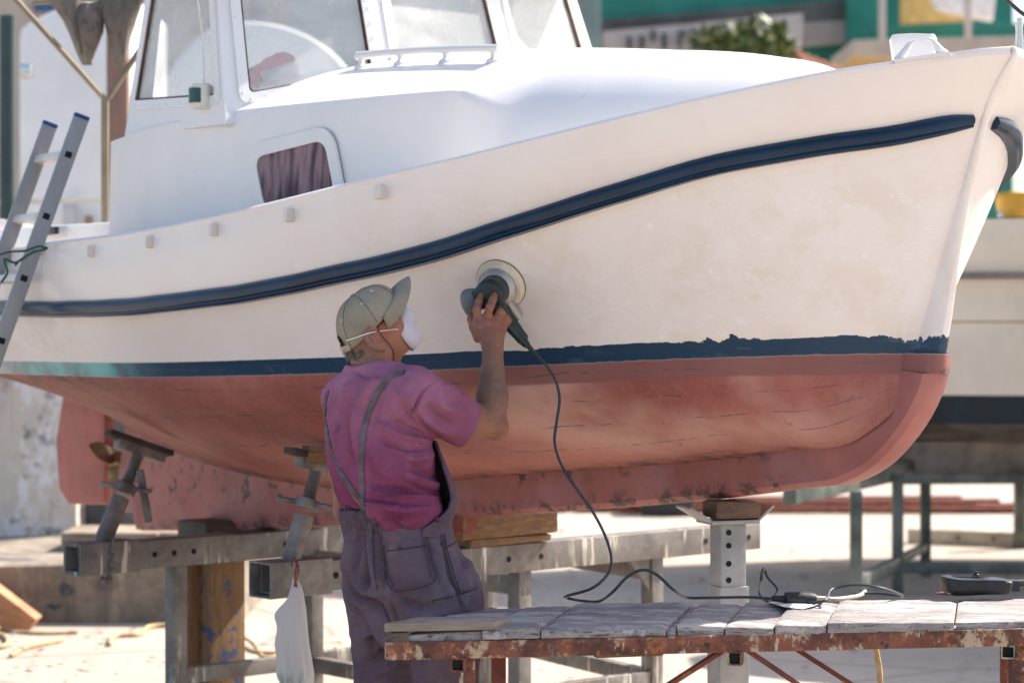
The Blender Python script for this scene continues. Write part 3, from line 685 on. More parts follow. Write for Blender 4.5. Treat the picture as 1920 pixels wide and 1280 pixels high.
for i, (x0, x1, lab) in enumerate(((-2.52, -1.98, 'thick weathered timber slab lying on the step, leftmost'), (-1.97, -1.72, 'short weathered timber slab lying on the step behind the keel'))):
    b = MB(); b.box(((x0+x1)/2, 13.75, .365), (x1-x0, .5, .12)); tag(b.build('timber_slab', M['slab'], None, .012, base=((x0+x1)/2, 13.75, .305)), lab, 'timber', 'timber slabs on the quay step')
wall('quay_wall', 'tall quay wall with peeling white and orange paint, left edge', 'wall', -7.5, -2.63, 14.6, .3, 1.32, .6, M['peel'], yaw=.0)
wall('quay_wall', 'dark grey wall end behind the rudder', 'wall', -2.62, -2.30, 14.9, .3, 1.05, .5, plain('dark_grey_concrete', (.12, .12, .12), .9, 0, .2, 4))  # wall end in its own dark grey tone
# planks, ropes and hose lying about on the left
M['plankred'] = plain('raw_plank', (.42, .20, .10), .75, 0, .25, 4, .25, 20, stretch=(1, 1, 5))
ca, sa_ = math.cos(R(-37)), math.sin(R(-37)); pax = (np.array([ca, 0, sa_]), np.array([0, 1., 0]), np.array([-sa_, 0, ca]))
b = MB(); b.box(P(-8, 1128, 12.55), (.46, .16, .145), pax); tag(b.build('plank', M['plankred'], None, .006), 'thick reddish plank tilted on its corner by the step', 'plank')
b = MB(); b.box(P(-22, 1098, 12.75), (.26, .16, .05), pax); tag(b.build('plank', M['plankred'], None, .006), 'thin reddish board resting on the tilted plank', 'plank')
M['rope'] = plain('tan_rope', (.50, .36, .19), .8, 0, .2, 30, .3, 90)
def floor_rope(name, label, cat, pts, r, mat, z=None):
    p = spline([PZ(x, y, r) for x, y in pts], 8); m = MB(); m.tube(p, r, 8); return tag(m.build(name, mat, smooth=60), label, cat)
floor_rope('lath', 'straight tan wooden lath lying on the ground by the planks', 'lath', [(0, 1180), (70, 1186), (145, 1184)], .010, M['rope'])
floor_rope('rope', 'frayed tan rope end on the ground at far left', 'rope', [(20, 1228), (55, 1212), (115, 1200)], .010, M['rope'])
floor_rope('rope', 'coil of tan rope at the left edge of the ground', 'rope', [(-20, 1180), (8, 1192), (14, 1206), (-5, 1212), (-30, 1208), (-30, 1195)], .012, M['rope'])
floor_rope('hose', 'pale looped hose on the ground behind the left trestle leg', 'hose', [(205, 1208), (215, 1192), (262, 1188), (280, 1174), (330, 1172), (420, 1186), (470, 1218), (520, 1224), (600, 1220), (650, 1226)], .012, M['rope'])
floor_rope('hose', 'thin pale hose crossing the ground behind the hanging bag', 'hose', [(430, 1175), (475, 1205), (500, 1232), (560, 1214), (640, 1205), (600, 1240)], .009, M['rope'])
# things on the far ground
M['stone'] = plain('pale_rubble', (.45, .40, .34), .9, 0, .25, 3, .4, 12)
M['rust'] = None
def m_rust(name, base=(.085, .032, .022), paint=(.215, .075, .045), amt=.5, pale=True):
    t = NT(name); n = t.noise(9, 6, .72); n2 = t.noise(24, 6, .75)
    c = t.mix(t.ramp(n, .38, .62), base, paint); c = t.mix(t.ramp(n2, .55, .62), c, (.30, .115, .045))
    c = t.mix(t.ramp(n2, .42, .34), c, (.035, .02, .018))
    if pale:
        c = t.mix(t.math('MULTIPLY', t.ramp(t.noise(8, 6, .75, t.map((1, 1, .8))), .53, .58), amt*1.5), c, (.50, .39, .27))
        c = t.mix(t.math('MULTIPLY', t.ramp(t.noise(30, 4, .7, t.map((1, 1, .3), loc=(2, 3, 0))), .60, .64), amt*1.4), c, (.60, .50, .38))
        c = t.mix(t.math('MULTIPLY', t.ramp(t.noise(9, 2, .6, t.map((1, 1, .12), loc=(4, 0, 0))), .68, .70), amt*1.6), c, (.18, .38, .40))
        c = t.mix(t.math('MULTIPLY', t.ramp(t.noise(7, 3, .6, t.map((1, 1, .3), loc=(14, 6, 0))), .68, .71), amt*1.5), c, (.03, .05, .09))
    t.set('Base Color', c); t.set('Roughness', .8); t.set('Metallic', 0.); t.bump(n2, .6, .006); return t.m
M['rust'] = m_rust('rusty_painted_steel')
M['rustdark'] = m_rust('red_lead_steel', (.12, .035, .025), (.20, .055, .035), .1, False)
def m_galv():
    t = NT('galvanised_steel'); n = t.noise(7, 6, .7); n2 = t.noise(30, 5, .7)
    c = t.mix(t.ramp(n, .3, .7), (.135, .125, .115), (.25, .23, .21))
    c = t.mix(t.math('MULTIPLY', t.ramp(n2, .58, .68), .5), c, (.12, .10, .085))
    dr = t.ramp(t.noise(30, 4, .6, t.map((1, 1, .08))), .57, .63); mk = t.ramp(t.noise(3.1, 3), .46, .56); ru = t.math('MULTIPLY', t.ramp(t.noise(5, 6, .75, t.map((1, 1, 1), loc=(7, 7, 3))), .54, .66), .55); c = t.mix(ru, c, (.13, .075, .05)); sc2 = t.ramp(t.noise(60, 4, .7), .62, .68); c = t.mix(t.math('MULTIPLY', sc2, .5), c, (.40, .38, .35))
    c = t.mix(t.math('MULTIPLY', t.math('MULTIPLY', dr, mk), .85), c, (.66, .61, .53))
    bl = t.ramp(t.noise(7, 5, .7, t.map((1, 1, 1), loc=(5, 2, 1))), .70, .73); c = t.mix(t.math('MULTIPLY', bl, .7), c, (.02, .07, .12))
    t.set('Base Color', c); t.set('Metallic', .25); t.set('Roughness', t.ramp(n2, .3, .7, .45, .7)); t.bump(n2, .25, .005); return t.m
M['galv'] = m_galv()
M['greensteel'] = plain('green_grey_steel', (.125, .145, .13), .55, .2, .3, 6, .2, 30)
M['hole'] = plain('dark_hole', (.006, .006, .007), .9)
def pile(name, label, cat, cx, y0, z0, w, d, h, mat, n=14):
    m = MB()
    for k in range(n):
        a = random.random()*6.28; r = random.random()**.6; c = np.array([cx+w/2*r*math.cos(a), y0+d/2*r*math.sin(a), z0+h*(1-r)*.6+.05]); s = random.uniform(.5, 1)*h*.6
        A = np.linalg.qr(np.random.randn(3, 3))[0]; m.box(c, (s, s*.7, s*.5), A)
    return tag(m.build(name, mat, None, .01, base=(cx, y0, z0)), label, cat, kind='stuff')
for (x, y, w, lab) in ((1150, 955, 2.0, 'pale rubble heap far behind the keel blocks'),):
    p = PZ(x, y, 0); pile('rubble_heap', lab, 'rubble', p[0], p[1], 0, w, 1.2, .55, M['stone'], 22)
p = PZ(1250, 965, 0); b = MB(); b.box((p[0], p[1], .16), (.42, .4, .32)); tag(b.build('crate', plain('dark_crate', (.03, .035, .04), .7), None, .02, base=(p[0], p[1], 0)), 'dark crate far off under the keel', 'crate')
p = PZ(1490, 962, 0)
for k in range(7):
    b = MB(); y = p[1]+k*.14; b.beam((p[0]-2.3+random.uniform(-.3, .3), y, .03+.03*(k % 2)), (p[0]+1.9+random.uniform(-.4, .4), y+random.uniform(-.3, .3), .03+.03*(k % 2)), .08, .05)
    tag(b.build('rusty_bar', M['rustdark'], None, .004), 'rust-red steel bar, %s in the flat heap far behind the bow' % ('nearest', 'second nearest', 'third nearest', 'middle', 'third from the back', 'second from the back', 'rearmost')[k], 'bar', 'rusty bars on the ground')
b = MB(); a, c = PZ(1705, 1003, .06), PZ(1960, 1012, .06); b.beam(a, c, .14, .11); o = tag(b.build('channel_beam', plain('cream_steel', (.52, .46, .38), .6, 0, .2, 5), None, .01), 'pale drilled beam lying on the ground under the neighbouring boat', 'beam')
for f in (.36, .62, .9):
    q = a+(c-a)*f-np.array([0, .072, 0]); h = MB(); h.lathe(q, (0, -1, 0), [(0, .022), (.003, .022)], 10); h.build('bolt_hole', M['hole'], o)

# ---------------------------------------------------------------- neighbouring boat on its cradle, right
M['hull2'] = plain('cream_gelcoat', (.90, .79, .64), .35, 0, .05, 3, .05, 10)
M['stripe2'] = plain('blue_black_antifouling', (.004, .020, .032), .5, 0, .3, 4)
M['under2'] = plain('grey_brown_keel_paint', (.27, .225, .185), .8, 0, .3, 4, .2, 20)
nb = thing('neighbour_boat', 'cream motor boat with black waterline band behind the bow at right', 'boat', (3.6, 15.3, 0))
x2 = np.linspace(.4, 9.5, 50); G = {k: [] for k in 'abc'}
for x in x2:
    u = (x-.4)/9.1; w = 1.25*min(1, (max(u, 0)/.30))**.55*(1-.25*max(0, u-.6)); yc = 15.6
    def q(f, z): return (x+(.0 if u > 0 else 0), yc-w*f, z)
    G['a'].append([q(1.06, 2.21), q(1.05, 2.0), q(1.0, 1.87), q(1.0, 1.60), q(.96, 1.16)])
    G['b'].append([q(.958, 1.16), q(.93, .985)])
    G['c'].append([q(.925, .985), q(.72, .88), q(.30, .80), q(.06, .75), q(.05, .60), q(0, .60)])
for k, nm, mt in (('a', 'hull', 'hull2'), ('b', 'waterline_band', 'stripe2'), ('c', 'bottom', 'under2')):
    m = MB(); g = np.array(G[k]); m.grid(g); g2 = g.copy(); g2[..., 1] = 2*15.6-g2[..., 1]; m.grid(g2, True); m.build(nm, M[mt], nb, smooth=40)
m = MB(); m.tube([(x, g[0][1]-.02, 1.875) for x, g in zip(x2, G['a'])], .022, 8); m.build('rub_strake', M['under2'], nb)
m = MB(); m.tube([(x, g[3][1]-.002, 1.60) for x, g in zip(x2, G['a'])], .006, 6); m.build('seam_strip', plain('tan_strip', (.5, .38, .25), .6), nb)
m = MB(); m.add([(g[0][0], g[0][1], 2.215) for g in G['a']]+[(g[0][0], 31.2-g[0][1], 2.215) for g in G['a'][::-1]], [tuple(range(100))]); m.build('deck', M['white'], nb)
m = MB(); m.box((2.96, 14.5, 2.235), (.10, .08, .05)); m.build('deck_fitting', M['steel'], nb, .005)
m = MB(); c = P(1918, 400, 14.5); G3 = []
for v in np.linspace(0, 1, 9): G3.append([c+np.array([(u-.5)*(.30-.06*v)+.02*math.sin(v*5), .10*math.sin(u*3.1)*-1+.02*math.sin(u*9+v*4), .27*v-.15]) for u in np.linspace(0, 1, 12)])
m.grid(G3); o = tag(m.build('oilskin', plain('yellow_oilskin', (.72, .36, .03), .5, 0, .1, 8), smooth=60), 'yellow oilskin hung at the rail of the neighbouring boat', 'jacket'); sm = o.modifiers.new('t', 'SOLIDIFY'); sm.thickness = .03
# cradle of the neighbouring boat
cr = thing('boat_cradle', 'grey green steel cradle under the neighbouring boat', 'cradle', (3.0, 14.6, 0))
def strut(p0, p1, w, h, nm, mat, par, up=(0, 0, 1)):
    m = MB(); m.beam(p0, p1, w, h, up); return m.build(nm, mat, par, .006)
A0 = P(1605, 930, 12.9); A1 = P(1683, 900, 14.3); A2 = P(1735, 880, 15.2); A3 = P(1912, 870, 17.0)
for p, w in ((A0, .062), (A1, .062), (A2, .062), (A3, .075)):
    strut((p[0], p[1], 0), (p[0], p[1], p[2]+.03), w, w, 'leg', M['greensteel'], cr, (0, 1, 0))
strut(P(1480, 925, 12.2), P(1790, 860, 16.2), .07, .11, 'cross_beam', M['greensteel'], cr)
strut(P(1690, 898, 14.35), P(2050, 896, 14.9), .06, .06, 'rail', M['greensteel'], cr)
strut(P(1605, 1095, 12.9), P(1683, 1055, 14.3), .05, .08, 'foot_rail', M['greensteel'], cr)
strut(P(1683, 1063, 14.25), P(2050, 1066, 14.4), .05, .07, 'foot_rail', M['greensteel'], cr)
strut(P(1683, 1050, 14.3), P(1735, 1025, 15.2), .045, .05, 'foot_rail', M['greensteel'], cr)
strut((.6, 14.9, .76), (7, 14.95, .78), .16, .2, 'side_bearer', M['under2'], cr)
# unseen boat hull, added at the right to cast a shade band across the yard
nb2 = thing('added_shade_hull', 'unseen cream hull added beyond the right edge to cast shade on the yard', 'boat', (6.3, 12.8, 0))
m = MB(); G4 = []
for x in np.linspace(-3.2, 3.2, 30):
    w = 1.1*(1-(abs(x)/3.25)**2.6)**.6; G4.append([(6.6+x, 12.9-w, 3.0), (6.6+x, 12.9-w*.95, 2.2), (6.6+x, 12.9-w*.6, 1.3), (6.6+x, 12.9, 1.0), (6.6+x, 12.9+w*.6, 1.3), (6.6+x, 12.9+w*.95, 2.2), (6.6+x, 12.9+w, 3.0)])
m.grid(G4, closed=True); m.build('hull', M['hull2'], nb2, smooth=50)
for x in (4.6, 8.4):
    for y in (12.3, 13.5): strut((x, y, 0), (x, y, 1.3), .08, .08, 'prop', M['greensteel'], nb2, (0, 1, 0))

# ---------------------------------------------------------------- far buildings, top right
M['greenwall'] = plain('green_render', (.025, .20, .155), .8, 0, .15, 1)
M['greyband'] = plain('grey_louvre', (.17, .175, .17), .7, 0, .15, 2)
M['palesign'] = plain('pale_signboard', (.50, .44, .41), .8, 0, .08, 2)
M['letter'] = plain('dark_sign_letter', (.035, .05, .055), .7)
D = 42.
hall = thing('green_hall', 'green walled hall with grey louvre bands far behind the cabin top', 'building', (9, D, 0))
def bg_quad(name, pts, d, mat, par, th=.3):
    m = MB(); q = [P(x, y, d) for x, y in pts]; m.prism(q, (0, th, 0)); return m.build(name, mat, par, .02, smooth=25)
bg_quad('wall', [(900, 820), (1900, 820), (1900, -60), (900, -60)], D+1, M['greenwall'], hall, 3.)
for k in range(9):
    y0 = 48-k*.0; yy = 12+k*5.2
    bg_quad('louvre', [(1120, yy+26), (1592, yy-12), (1592, yy-8.5), (1120, yy+29.5)], D+.75, M['greyband'], hall, .3)
for k in range(10):
    yy = 44+k*4.4; bg_quad('louvre', [(1500, yy), (1590, yy-6), (1590, yy-3), (1500, yy+3)], D+.7, M['palesign'], hall, .25)
sg_ = bg_quad('signboard', [(1130, 110), (1505, 90), (1505, 26), (1130, 60)], D+.3, M['palesign'], None, .15); tag(sg_, 'pale signboard with dark letters on the green hall', 'sign')
for (x, y0, y1, w) in ((1180, 68, 92, 9), (1204, 66, 92, 8), (1225, 56, 76, 9), (1246, 62, 92, 9), (1275, 58, 92, 6), (1283, 58, 66, 8), (1299, 54, 92, 7), (1308, 56, 62, 8), (1322, 54, 88, 7)):
    o = bg_quad('sign_letter', [(x-w/2, y1), (x+w/2, y1), (x+w/2, y0), (x-w/2, y0)], D+.1, M['letter'], sg_, .12)
bg_quad('pilaster', [(1590, 300), (1645, 300), (1645, -40), (1590, -40)], D+.4, M['greenwall'], hall, .4)
ter = thing('terrace', 'pale canopy slab with posts and yellow awning far behind the bow', 'terrace', (16, 38, 0))
bg_quad('canopy_slab', [(1598, 104), (2000, 122), (2000, 66), (1598, 76)], 36, plain('beige_canopy', (.52, .42, .34), .8, 0, .1, 2), ter, 2.5)
bg_quad('canopy_underside', [(1600, 108), (2000, 128), (2000, 120), (1600, 102)], 36.2, plain('ochre_trim', (.55, .36, .16), .8), ter, 2.)
for x in (1655, 1816): bg_quad('post', [(x-6, 80), (x+6, 80), (x+6, -30), (x-6, -30)], 37, M['palesign'], ter, .12)
bg_quad('awning', [(1690, 45), (1830, 38), (1800, -5), (1690, -30)], 39, plain('yellow_awning', (.60, .42, .15), .8), ter, .2)
bg_quad('parapet', [(1640, 200), (2000, 205), (2000, 40), (1640, 55)], 39.6, M['greenwall'], ter, .3)
bg_quad('white_gable', [(1760, 20), (1862, 40), (1870, -30), (1730, -30)], 38.2, plain('white_render', (.8, .78, .76), .8), ter, .2)
# tiled lean-to roof
tr = thing('tiled_roof', 'small terracotta tiled roof behind the bow', 'roof', (11, 30, 0)); M['tile'] = plain('terracotta', (.36, .13, .07), .85, 0, .3, 2, .2, 20)
for r in range(4):
    for k in range(9):
        m = MB(); c = P(1495+k*16+r*6, 102+k*6.4+r*9, 29.5-r*.2); th = np.linspace(0, math.pi, 7)
        m.grid([[c+np.array([.055*math.cos(a)+dx*.05, dx*-.16, .05*math.sin(a)-dx*.07]) for a in th] for dx in (0, 1)]); o = m.build('tile', M['tile'], tr, smooth=60); s_ = o.modifiers.new('t', 'SOLIDIFY'); s_.thickness = .012
m = MB(); m.prism([P(1480, 108, 29.9), P(1650, 172, 29.9), P(1650, 700, 29.9), P(1480, 700, 29.9)], (0, 2, 0)); m.build('wall', plain('shed_wall', (.40, .33, .28), .9), tr)
# leafy shrub in front of the sign
M['leafA'] = plain('leaf_green', (.075, .115, .02), .5, 0, .4, 3); M['leafB'] = plain('leaf_yellow', (.24, .25, .07), .45, 0, .3, 3)
def crown(c, rx, ry, rz, n, size, mats, par, name='crown'):
    m = MB(); cl = [(np.random.randn(3)*.42, random.uniform(.45, .8)) for _ in range(11)]
    for i in range(n):
        k, rr = random.choice(cl); v = np.random.randn(3); v = v/np.linalg.norm(v)*rr*random.uniform(.5, 1)**.5+k
        p = c+v*np.array([rx, ry, rz])*.8; A = np.linalg.qr(np.random.randn(3, 3))[0]; s = size*random.uniform(.6, 1.3)
        m.add([p-A[0]*s, p+A[1]*s*.4, p+A[0]*s, p-A[1]*s*.4], [(0, 1, 2, 3)], 0 if random.random() < .68 else 1)
    return m.build(name, mats, par, smooth=0)
sh = thing('shrub', 'leafy green tree in front of the signboard', 'tree', (*P(1400, 600, 33)[:2], 0))
crown(P(1402, 82, 33), .86, .6, .34, 1500, .09, [M['leafA'], M['leafB']], sh)
m = MB(); c = P(1402, 95, 33); m.tube(spline([(c[0], 33, 0), (c[0]+.06, 33, 2.5), (c[0]-.03, 33, c[2])], 5), np.linspace(.13, .05, 11), 8); m.build('trunk', plain('bark', (.10, .07, .045), .9), sh)

# ---------------------------------------------------------------- far left: buildings, white cabin boat, posts
M['beigewall'] = plain('beige_render', (.56, .46, .38), .85, 0, .08, 1)
bl = thing('beige_house', 'sunlit beige house with a dark window seen over the stern', 'house', (-5, 36, 0))
bg_quad('wall', [(-400, 900), (560, 900), (560, -250), (-400, -250)], 36, M['beigewall'], bl, 4)
bg_quad('window', [(470, 34), (492, 34), (492, -30), (470, -30)], 35.85, plain('dark_pane', (.06, .08, .10), .2), bl, .1)
bg_quad('window', [(62, 22), (100, 22), (100, -40), (62, -40)], 35.85, plain('blue_shutter', (.02, .10, .25), .4), bl, .1)
bh = thing('grey_shed', 'grey green shed seen through the wheelhouse windows', 'building', (-1, 34, 0))
bg_quad('wall', [(548, 900), (1125, 900), (1125, -250), (548, -250)], 34, plain('greygreen_wall', (.20, .26, .25), .8, 0, .25, .5), bh, 3)
bg_quad('window', [(900, 60), (980, 60), (980, -40), (900, -40)], 33.9, M['palesign'], bh, .1)
wb = thing('white_boat_stern', 'large white rounded boat seen through the wheelhouse windows', 'boat', (-3.2, 19, 0)); M['boatwhite'] = plain('white_gelcoat', (.80, .79, .78), .4, 0, .04, 2)  # even white gelcoat shared by both white boats
def extr(pts, d, th, nm, mat, par, bev=.05):
    m = MB(); m.prism([P(x, y, d) for x, y in pts], (0, th, 0)); return m.build(nm, mat, par, bev, smooth=40)
arc = [(330, 700)]+[(460+220*math.cos(a)*(1 if math.cos(a) > 0 else .75), 215-178*math.sin(a)) for a in np.linspace(math.pi, 0, 26)]+[(684, 700)]
extr(arc, 18.5, 2.6, 'hull', M['boatwhite'], wb, .12)
wc = thing('white_cabin', 'white cabin of a laid-up boat behind the ladder', 'boat', (-3.2, 15.6, 0))
extr([(34, 660), (34, 52), (90, 22), (242, -20), (242, 660)], 16, 1.8, 'cabin_wall', M['boatwhite'], wc, .06)
extr([(-10, 384), (222, 378), (222, 370), (-10, 373)], 14.4, .05, 'rail', M['cream'], wc, .004)
extr([(118, 430), (140, 430), (140, 376), (118, 376)], 15.9, .05, 'panel', plain('grey_panel', (.5, .5, .5), .5), wc, .005)
extr([(158, 428), (172, 428), (172, 404), (158, 404)], 15.9, .05, 'vent', plain('tan_vent', (.30, .22, .13), .6), wc, .005)
extr([(36, 145), (58, 145), (58, 120), (36, 120)], 14.0, .1, 'clamp', M['steel'], wc, .01)
m = MB(); m.tube([P(14, 680, 14.2), P(14, 30, 14.2)], .045, 12); m.build('green_post', plain('dark_green_post', (.025, .05, .05), .5), wc)
m = MB(); a, b_ = P(222, 640, 13.2), P(222, -120, 13.2); m.beam(a, b_, .12, .10, (0, 1, 0)); tag(m.build('mast', plain('brown_varnished_mast', (.20, .115, .085), .55, 0, .3, 3, .1, 20, stretch=(1, 1, .2)), None, .02), 'brown wooden mast standing behind the wheelhouse', 'mast')
m = MB(); m.box((-4.0, 17.5, 1.62), (2.0, 1.2, .42)); tag(m.build('tarpaulin', plain('dark_tarpaulin', (.012, .035, .02), .7), None, .03), 'dark green tarpaulin pile behind the quay wall', 'tarpaulin')

# paint flakes, chips and grit on the ground
m = MB()
for k in range(1500):
    d = random.uniform(8.2, 19); x = random.uniform(-.24, .24)*d; sz = random.uniform(.006, .028)*(1 if random.random() < .93 else 2.2); a = random.uniform(0, 6.28); u = np.array([math.cos(a), math.sin(a), random.uniform(-.2, .2)])*sz; v = np.array([-math.sin(a), math.cos(a), random.uniform(-.2, .2)])*sz*random.uniform(.3, .9)
    c = np.array([x, d, .016+abs(u[2])+abs(v[2])]); m.add([c-u, c+v, c+u, c-v], [(0, 1, 2, 3)], random.choice((0, 0, 1, 2)))
fl = m.build('paint_flakes', [plain('flake_grey', (.22, .19, .16), .9), plain('flake_red', (.32, .10, .07), .9), plain('flake_dark', (.08, .07, .06), .9)], smooth=0); tag(fl, 'paint flakes and grit scattered over the ground', 'litter', kind='stuff')
# ================================================================ steel cradle under the boat
DA = np.array([.731, .682, 0])                   # direction of the cross beams
def hullpt(s_, base): return base+DA*s_
BA = np.array([-1.383, 9.15, .728]); BB = np.array([-.66, 8.09, .758])
cra = thing('boat_trestle', 'galvanised steel trestle with two cross beams carrying the fishing boat', 'trestle', (-.4, 9.0, 0))
def holes(par, p, n, k, r=.011):
    h = MB(); h.lathe(p, n, [(0, r), (.0015, r)], 12); h.build('bolt_hole', M['hole'], par)
NF = np.array([.682, -.731, 0])                  # camera-facing side of the beams
def crossbeam(base, s0, s1, w=.10, hs=()):
    m = MB(); m.tubebox(base+DA*s0, base+DA*s1, w, w, .007); o = m.build('cross_beam', M['galv'], cra, .003)
    for s_ in hs: holes(o, base+DA*s_+NF*(w/2+.0005), NF, 0)
    return o
oA = crossbeam(BA, -.33, 2.0, .105, (.0, .09, .18, .62, .7, 1.62)); oB = crossbeam(BB, -.19, 2.2, .10, (.0, .05, .84, 1.0, 1.88, 1.98, 2.13))
def leg(base, s_, zb=0, w=.062):
    p = base+DA*s_; m = MB(); m.beam((p[0], p[1], zb), (p[0], p[1], base[2]-.05), w, w, tuple(DA)); o = m.build('leg', M['galv'], cra, .006)
    f = MB(); f.box((p[0], p[1], .005), (.15, .15, .01), (DA, NF, (0, 0, 1))); f.build('foot_plate', M['galv'], o, .002); return p
def gusset(p, z, sgn):
    m = MB(); q = np.array([p[0], p[1], 0])+NF*.02
    m.prism([q+DA*sgn*.031+np.array([0, 0, z]), q+DA*sgn*.14+np.array([0, 0, z]), q+DA*sgn*.031+np.array([0, 0, z-.12])], NF*-.01); m.build('gusset', M['galv'], cra)
lA1 = leg(BA, .135); lA2 = leg(BA, .80); lA3 = leg(BA, 1.75); lB1 = leg(BB, .94); lB2 = leg(BB, 1.633); gusset(lB2, .705, -1)
def bar(p, q, z, w=.05, h=.06, z2=None, nm='tie_bar'):
    m = MB(); m.beam((p[0], p[1], z), (q[0], q[1], z if z2 is None else z2), w, h); return m.build(nm, M['galv'], cra, .004)
def sh_(p, q, f): p = np.array(p); q = np.array(q); d = nrm(q-p); return p+d*f, q-d*f
bar(*sh_(lA1, lA2, .033), .25); bar(*sh_(lA2, lA3, .033), .25); bar(*sh_(lB1, lB2, .033), .25); bar(*sh_(lA2, lB1, .033), .235); bar(*sh_(lA3, lB2, .033), .25); bar(*sh_(lA2, lB1, .033), .655, .05, .07); bar(*sh_(lA3, lB2, .033), .655, .05, .07)
bar(BA+DA*-.33+np.array([.0, 0, 0]), lA1-DA*.033, .25, nm='tie_bar') if False else None
M['scrub'] = plain('scuffed_prop_steel', (.19, .165, .155), .55, .3, .35, 8, .3, 30)
M['rubberpad'] = plain('dark_rubber_pad', (.045, .032, .03), .75, 0, .3, 10, .2, 30)
M['beechwood'] = None
def m_wood(name, a, b, grain=(1, 1, 1), paint=None, rough=.75, bump=.4, sc=1.):
    t = NT(name); v = t.map(grain); n = t.noise(10*sc, 6, .65, v, .6); n2 = t.noise(45*sc, 5, .7, v)
    c = t.mix(t.ramp(n, .3, .7), a, b); c = t.mix(t.math('MULTIPLY', t.ramp(n2, .52, .62), .5), c, tuple(x*.35 for x in a))
    for i, (pc, th, s_) in enumerate(paint or []):
        mk = t.ramp(t.noise(s_, 5, .7, t.map((1, 1, 1), loc=(3.1*i, 7.7*i, 1.3))), th, th+.05); c = t.mix(t.math('MULTIPLY', mk, .85), c, pc)
    t.set('Base Color', c); t.set('Roughness', rough); t.bump(t.math('ADD', n2, n), bump, .006); return t.m
M['block'] = m_wood('block_wood', (.13, .068, .03), (.25, .135, .062), (1, 1, 5), [((.22, .035, .03), .60, 7), ((.02, .04, .06), .68, 9)])
M['timber'] = m_wood('painted_timber', (.21, .12, .055), (.32, .195, .095), (5, 5, .6), [((.02, .07, .20), .56, 11), ((.35, .30, .26), .70, 12)])
M['darkblock'] = m_wood('weathered_block', (.075, .058, .045), (.13, .10, .08), (1, 1, 4))
def screw_prop(base, s_, pad_c, pad_dir, L, nm_wood):
    foot = base+DA*s_+np.array([0, 0, .05]); ax = nrm(pad_c-foot); Lg = np.linalg.norm(pad_c-foot)
    m = MB(); m.lathe(foot-ax*.05, ax, [(0, .034), (Lg*.58, .034)], 18); o = m.build('screw_prop', M['scrub'], cra)
    m = MB(); pr = []; L2 = Lg*.45; h0 = Lg*.55
    for k in range(60): pr.append((h0+k*L2/60, .021+.0025*(k % 2)))
    m.lathe(foot-ax*.0, ax, pr, 14); m.build('threaded_rod', M['scrub'], o, smooth=20)
    c = foot+ax*(Lg*.56); m = MB(); m.lathe(c-ax*.02, ax, [(0, .045), (.035, .045)], 6)
    hd = nrm(np.cross(ax, (.55, .8, .2))); m.build('nut', M['scrub'], o, .003)
    for sg in (-1, 1): m = MB(); m.beam(c+hd*sg*.04, c+hd*sg*.125+np.array([0, 0, -.0]), .022, .016); m.build('nut_handle', M['scrub'], o, .004)
    pd = nrm(pad_dir); nn = nrm(np.cross(pd, np.cross((0, 0, 1), pd)))
    m = MB(); m.beam(pad_c-pd*L/2-ax*.028, pad_c+pd*L/2-ax*.028, .05, .04, ax); m.build('pad_channel', M['scrub'], o, .003)
    m = MB(); m.beam(pad_c-pd*(L/2+.05)-ax*.002, pad_c+pd*(L/2+.02)-ax*.002, .07, .022, ax); m.build('pad', M['rubberpad'], o, .004)
    m = MB(); sl0 = base+DA*(s_-.13); sl1 = base+DA*(s_+.13); m.tubebox(sl0, sl1, .118, .118, .006); m.build('sleeve', M['galv'], o, .002)
    return o, foot
pA = P(268, 832, 9.16); pB = P(600, 858, 8.10)
scA, fA = screw_prop(BA, -.20, pA, P(335, 842, 9.16+.10)-P(215, 800, 9.12), .20, 0)
scB, fB = screw_prop(BB, -.10, pB, P(640, 868, 8.15)-P(575, 850, 8.05), .16, 0)
m = MB(); m.beam(P(573, 850, 8.03), P(625, 858, 8.1), .06, .055); m.build('wood_packing', M['block'], scB, .006)
# flat brace bar hanging off the rod at the stern
m = MB(); m.beam(P(262, 880, 9.1), P(279, 978, 9.1), .02, .028, (1, 0, 0)); m.build('strap_bar', M['scrub'], scA, .003)
# chain at the beam end
def chain(name, label, pts, par=None, r=.004, R_=.014):
    p = spline(pts, 6); th = thing(name, label, 'chain', p[-1]) if par is None else None; k = 0; acc = 0; last = p[0]
    for i in range(1, len(p)):
        acc += np.linalg.norm(p[i]-p[i-1])
        if acc > R_*1.55:
            acc = 0; ax = nrm(p[i]-last); u = nrm(np.cross(ax, (0, 1, .2) if k % 2 else (1, .1, 0))); m = MB()
            m.tube([p[i]+ax*R_*1.2*math.cos(a)+u*R_*.75*math.sin(a) for a in np.linspace(0, 2*math.pi, 13)], r, 6, False); m.build('link', M['scrub'], th or par); last = p[i]; k += 1
q = BA+DA*-.20+NF*.07
chain('chain', 'short rusty chain hanging from the left end of the rear beam', [q+np.array([0, 0, .09]), q+np.array([.005, 0, .0]), q+np.array([-.01, 0, -.06]), q+np.array([-.015, 0, -.085]), q+np.array([-.03, 0, -.07]), q+np.array([-.035, .0, -.09])])
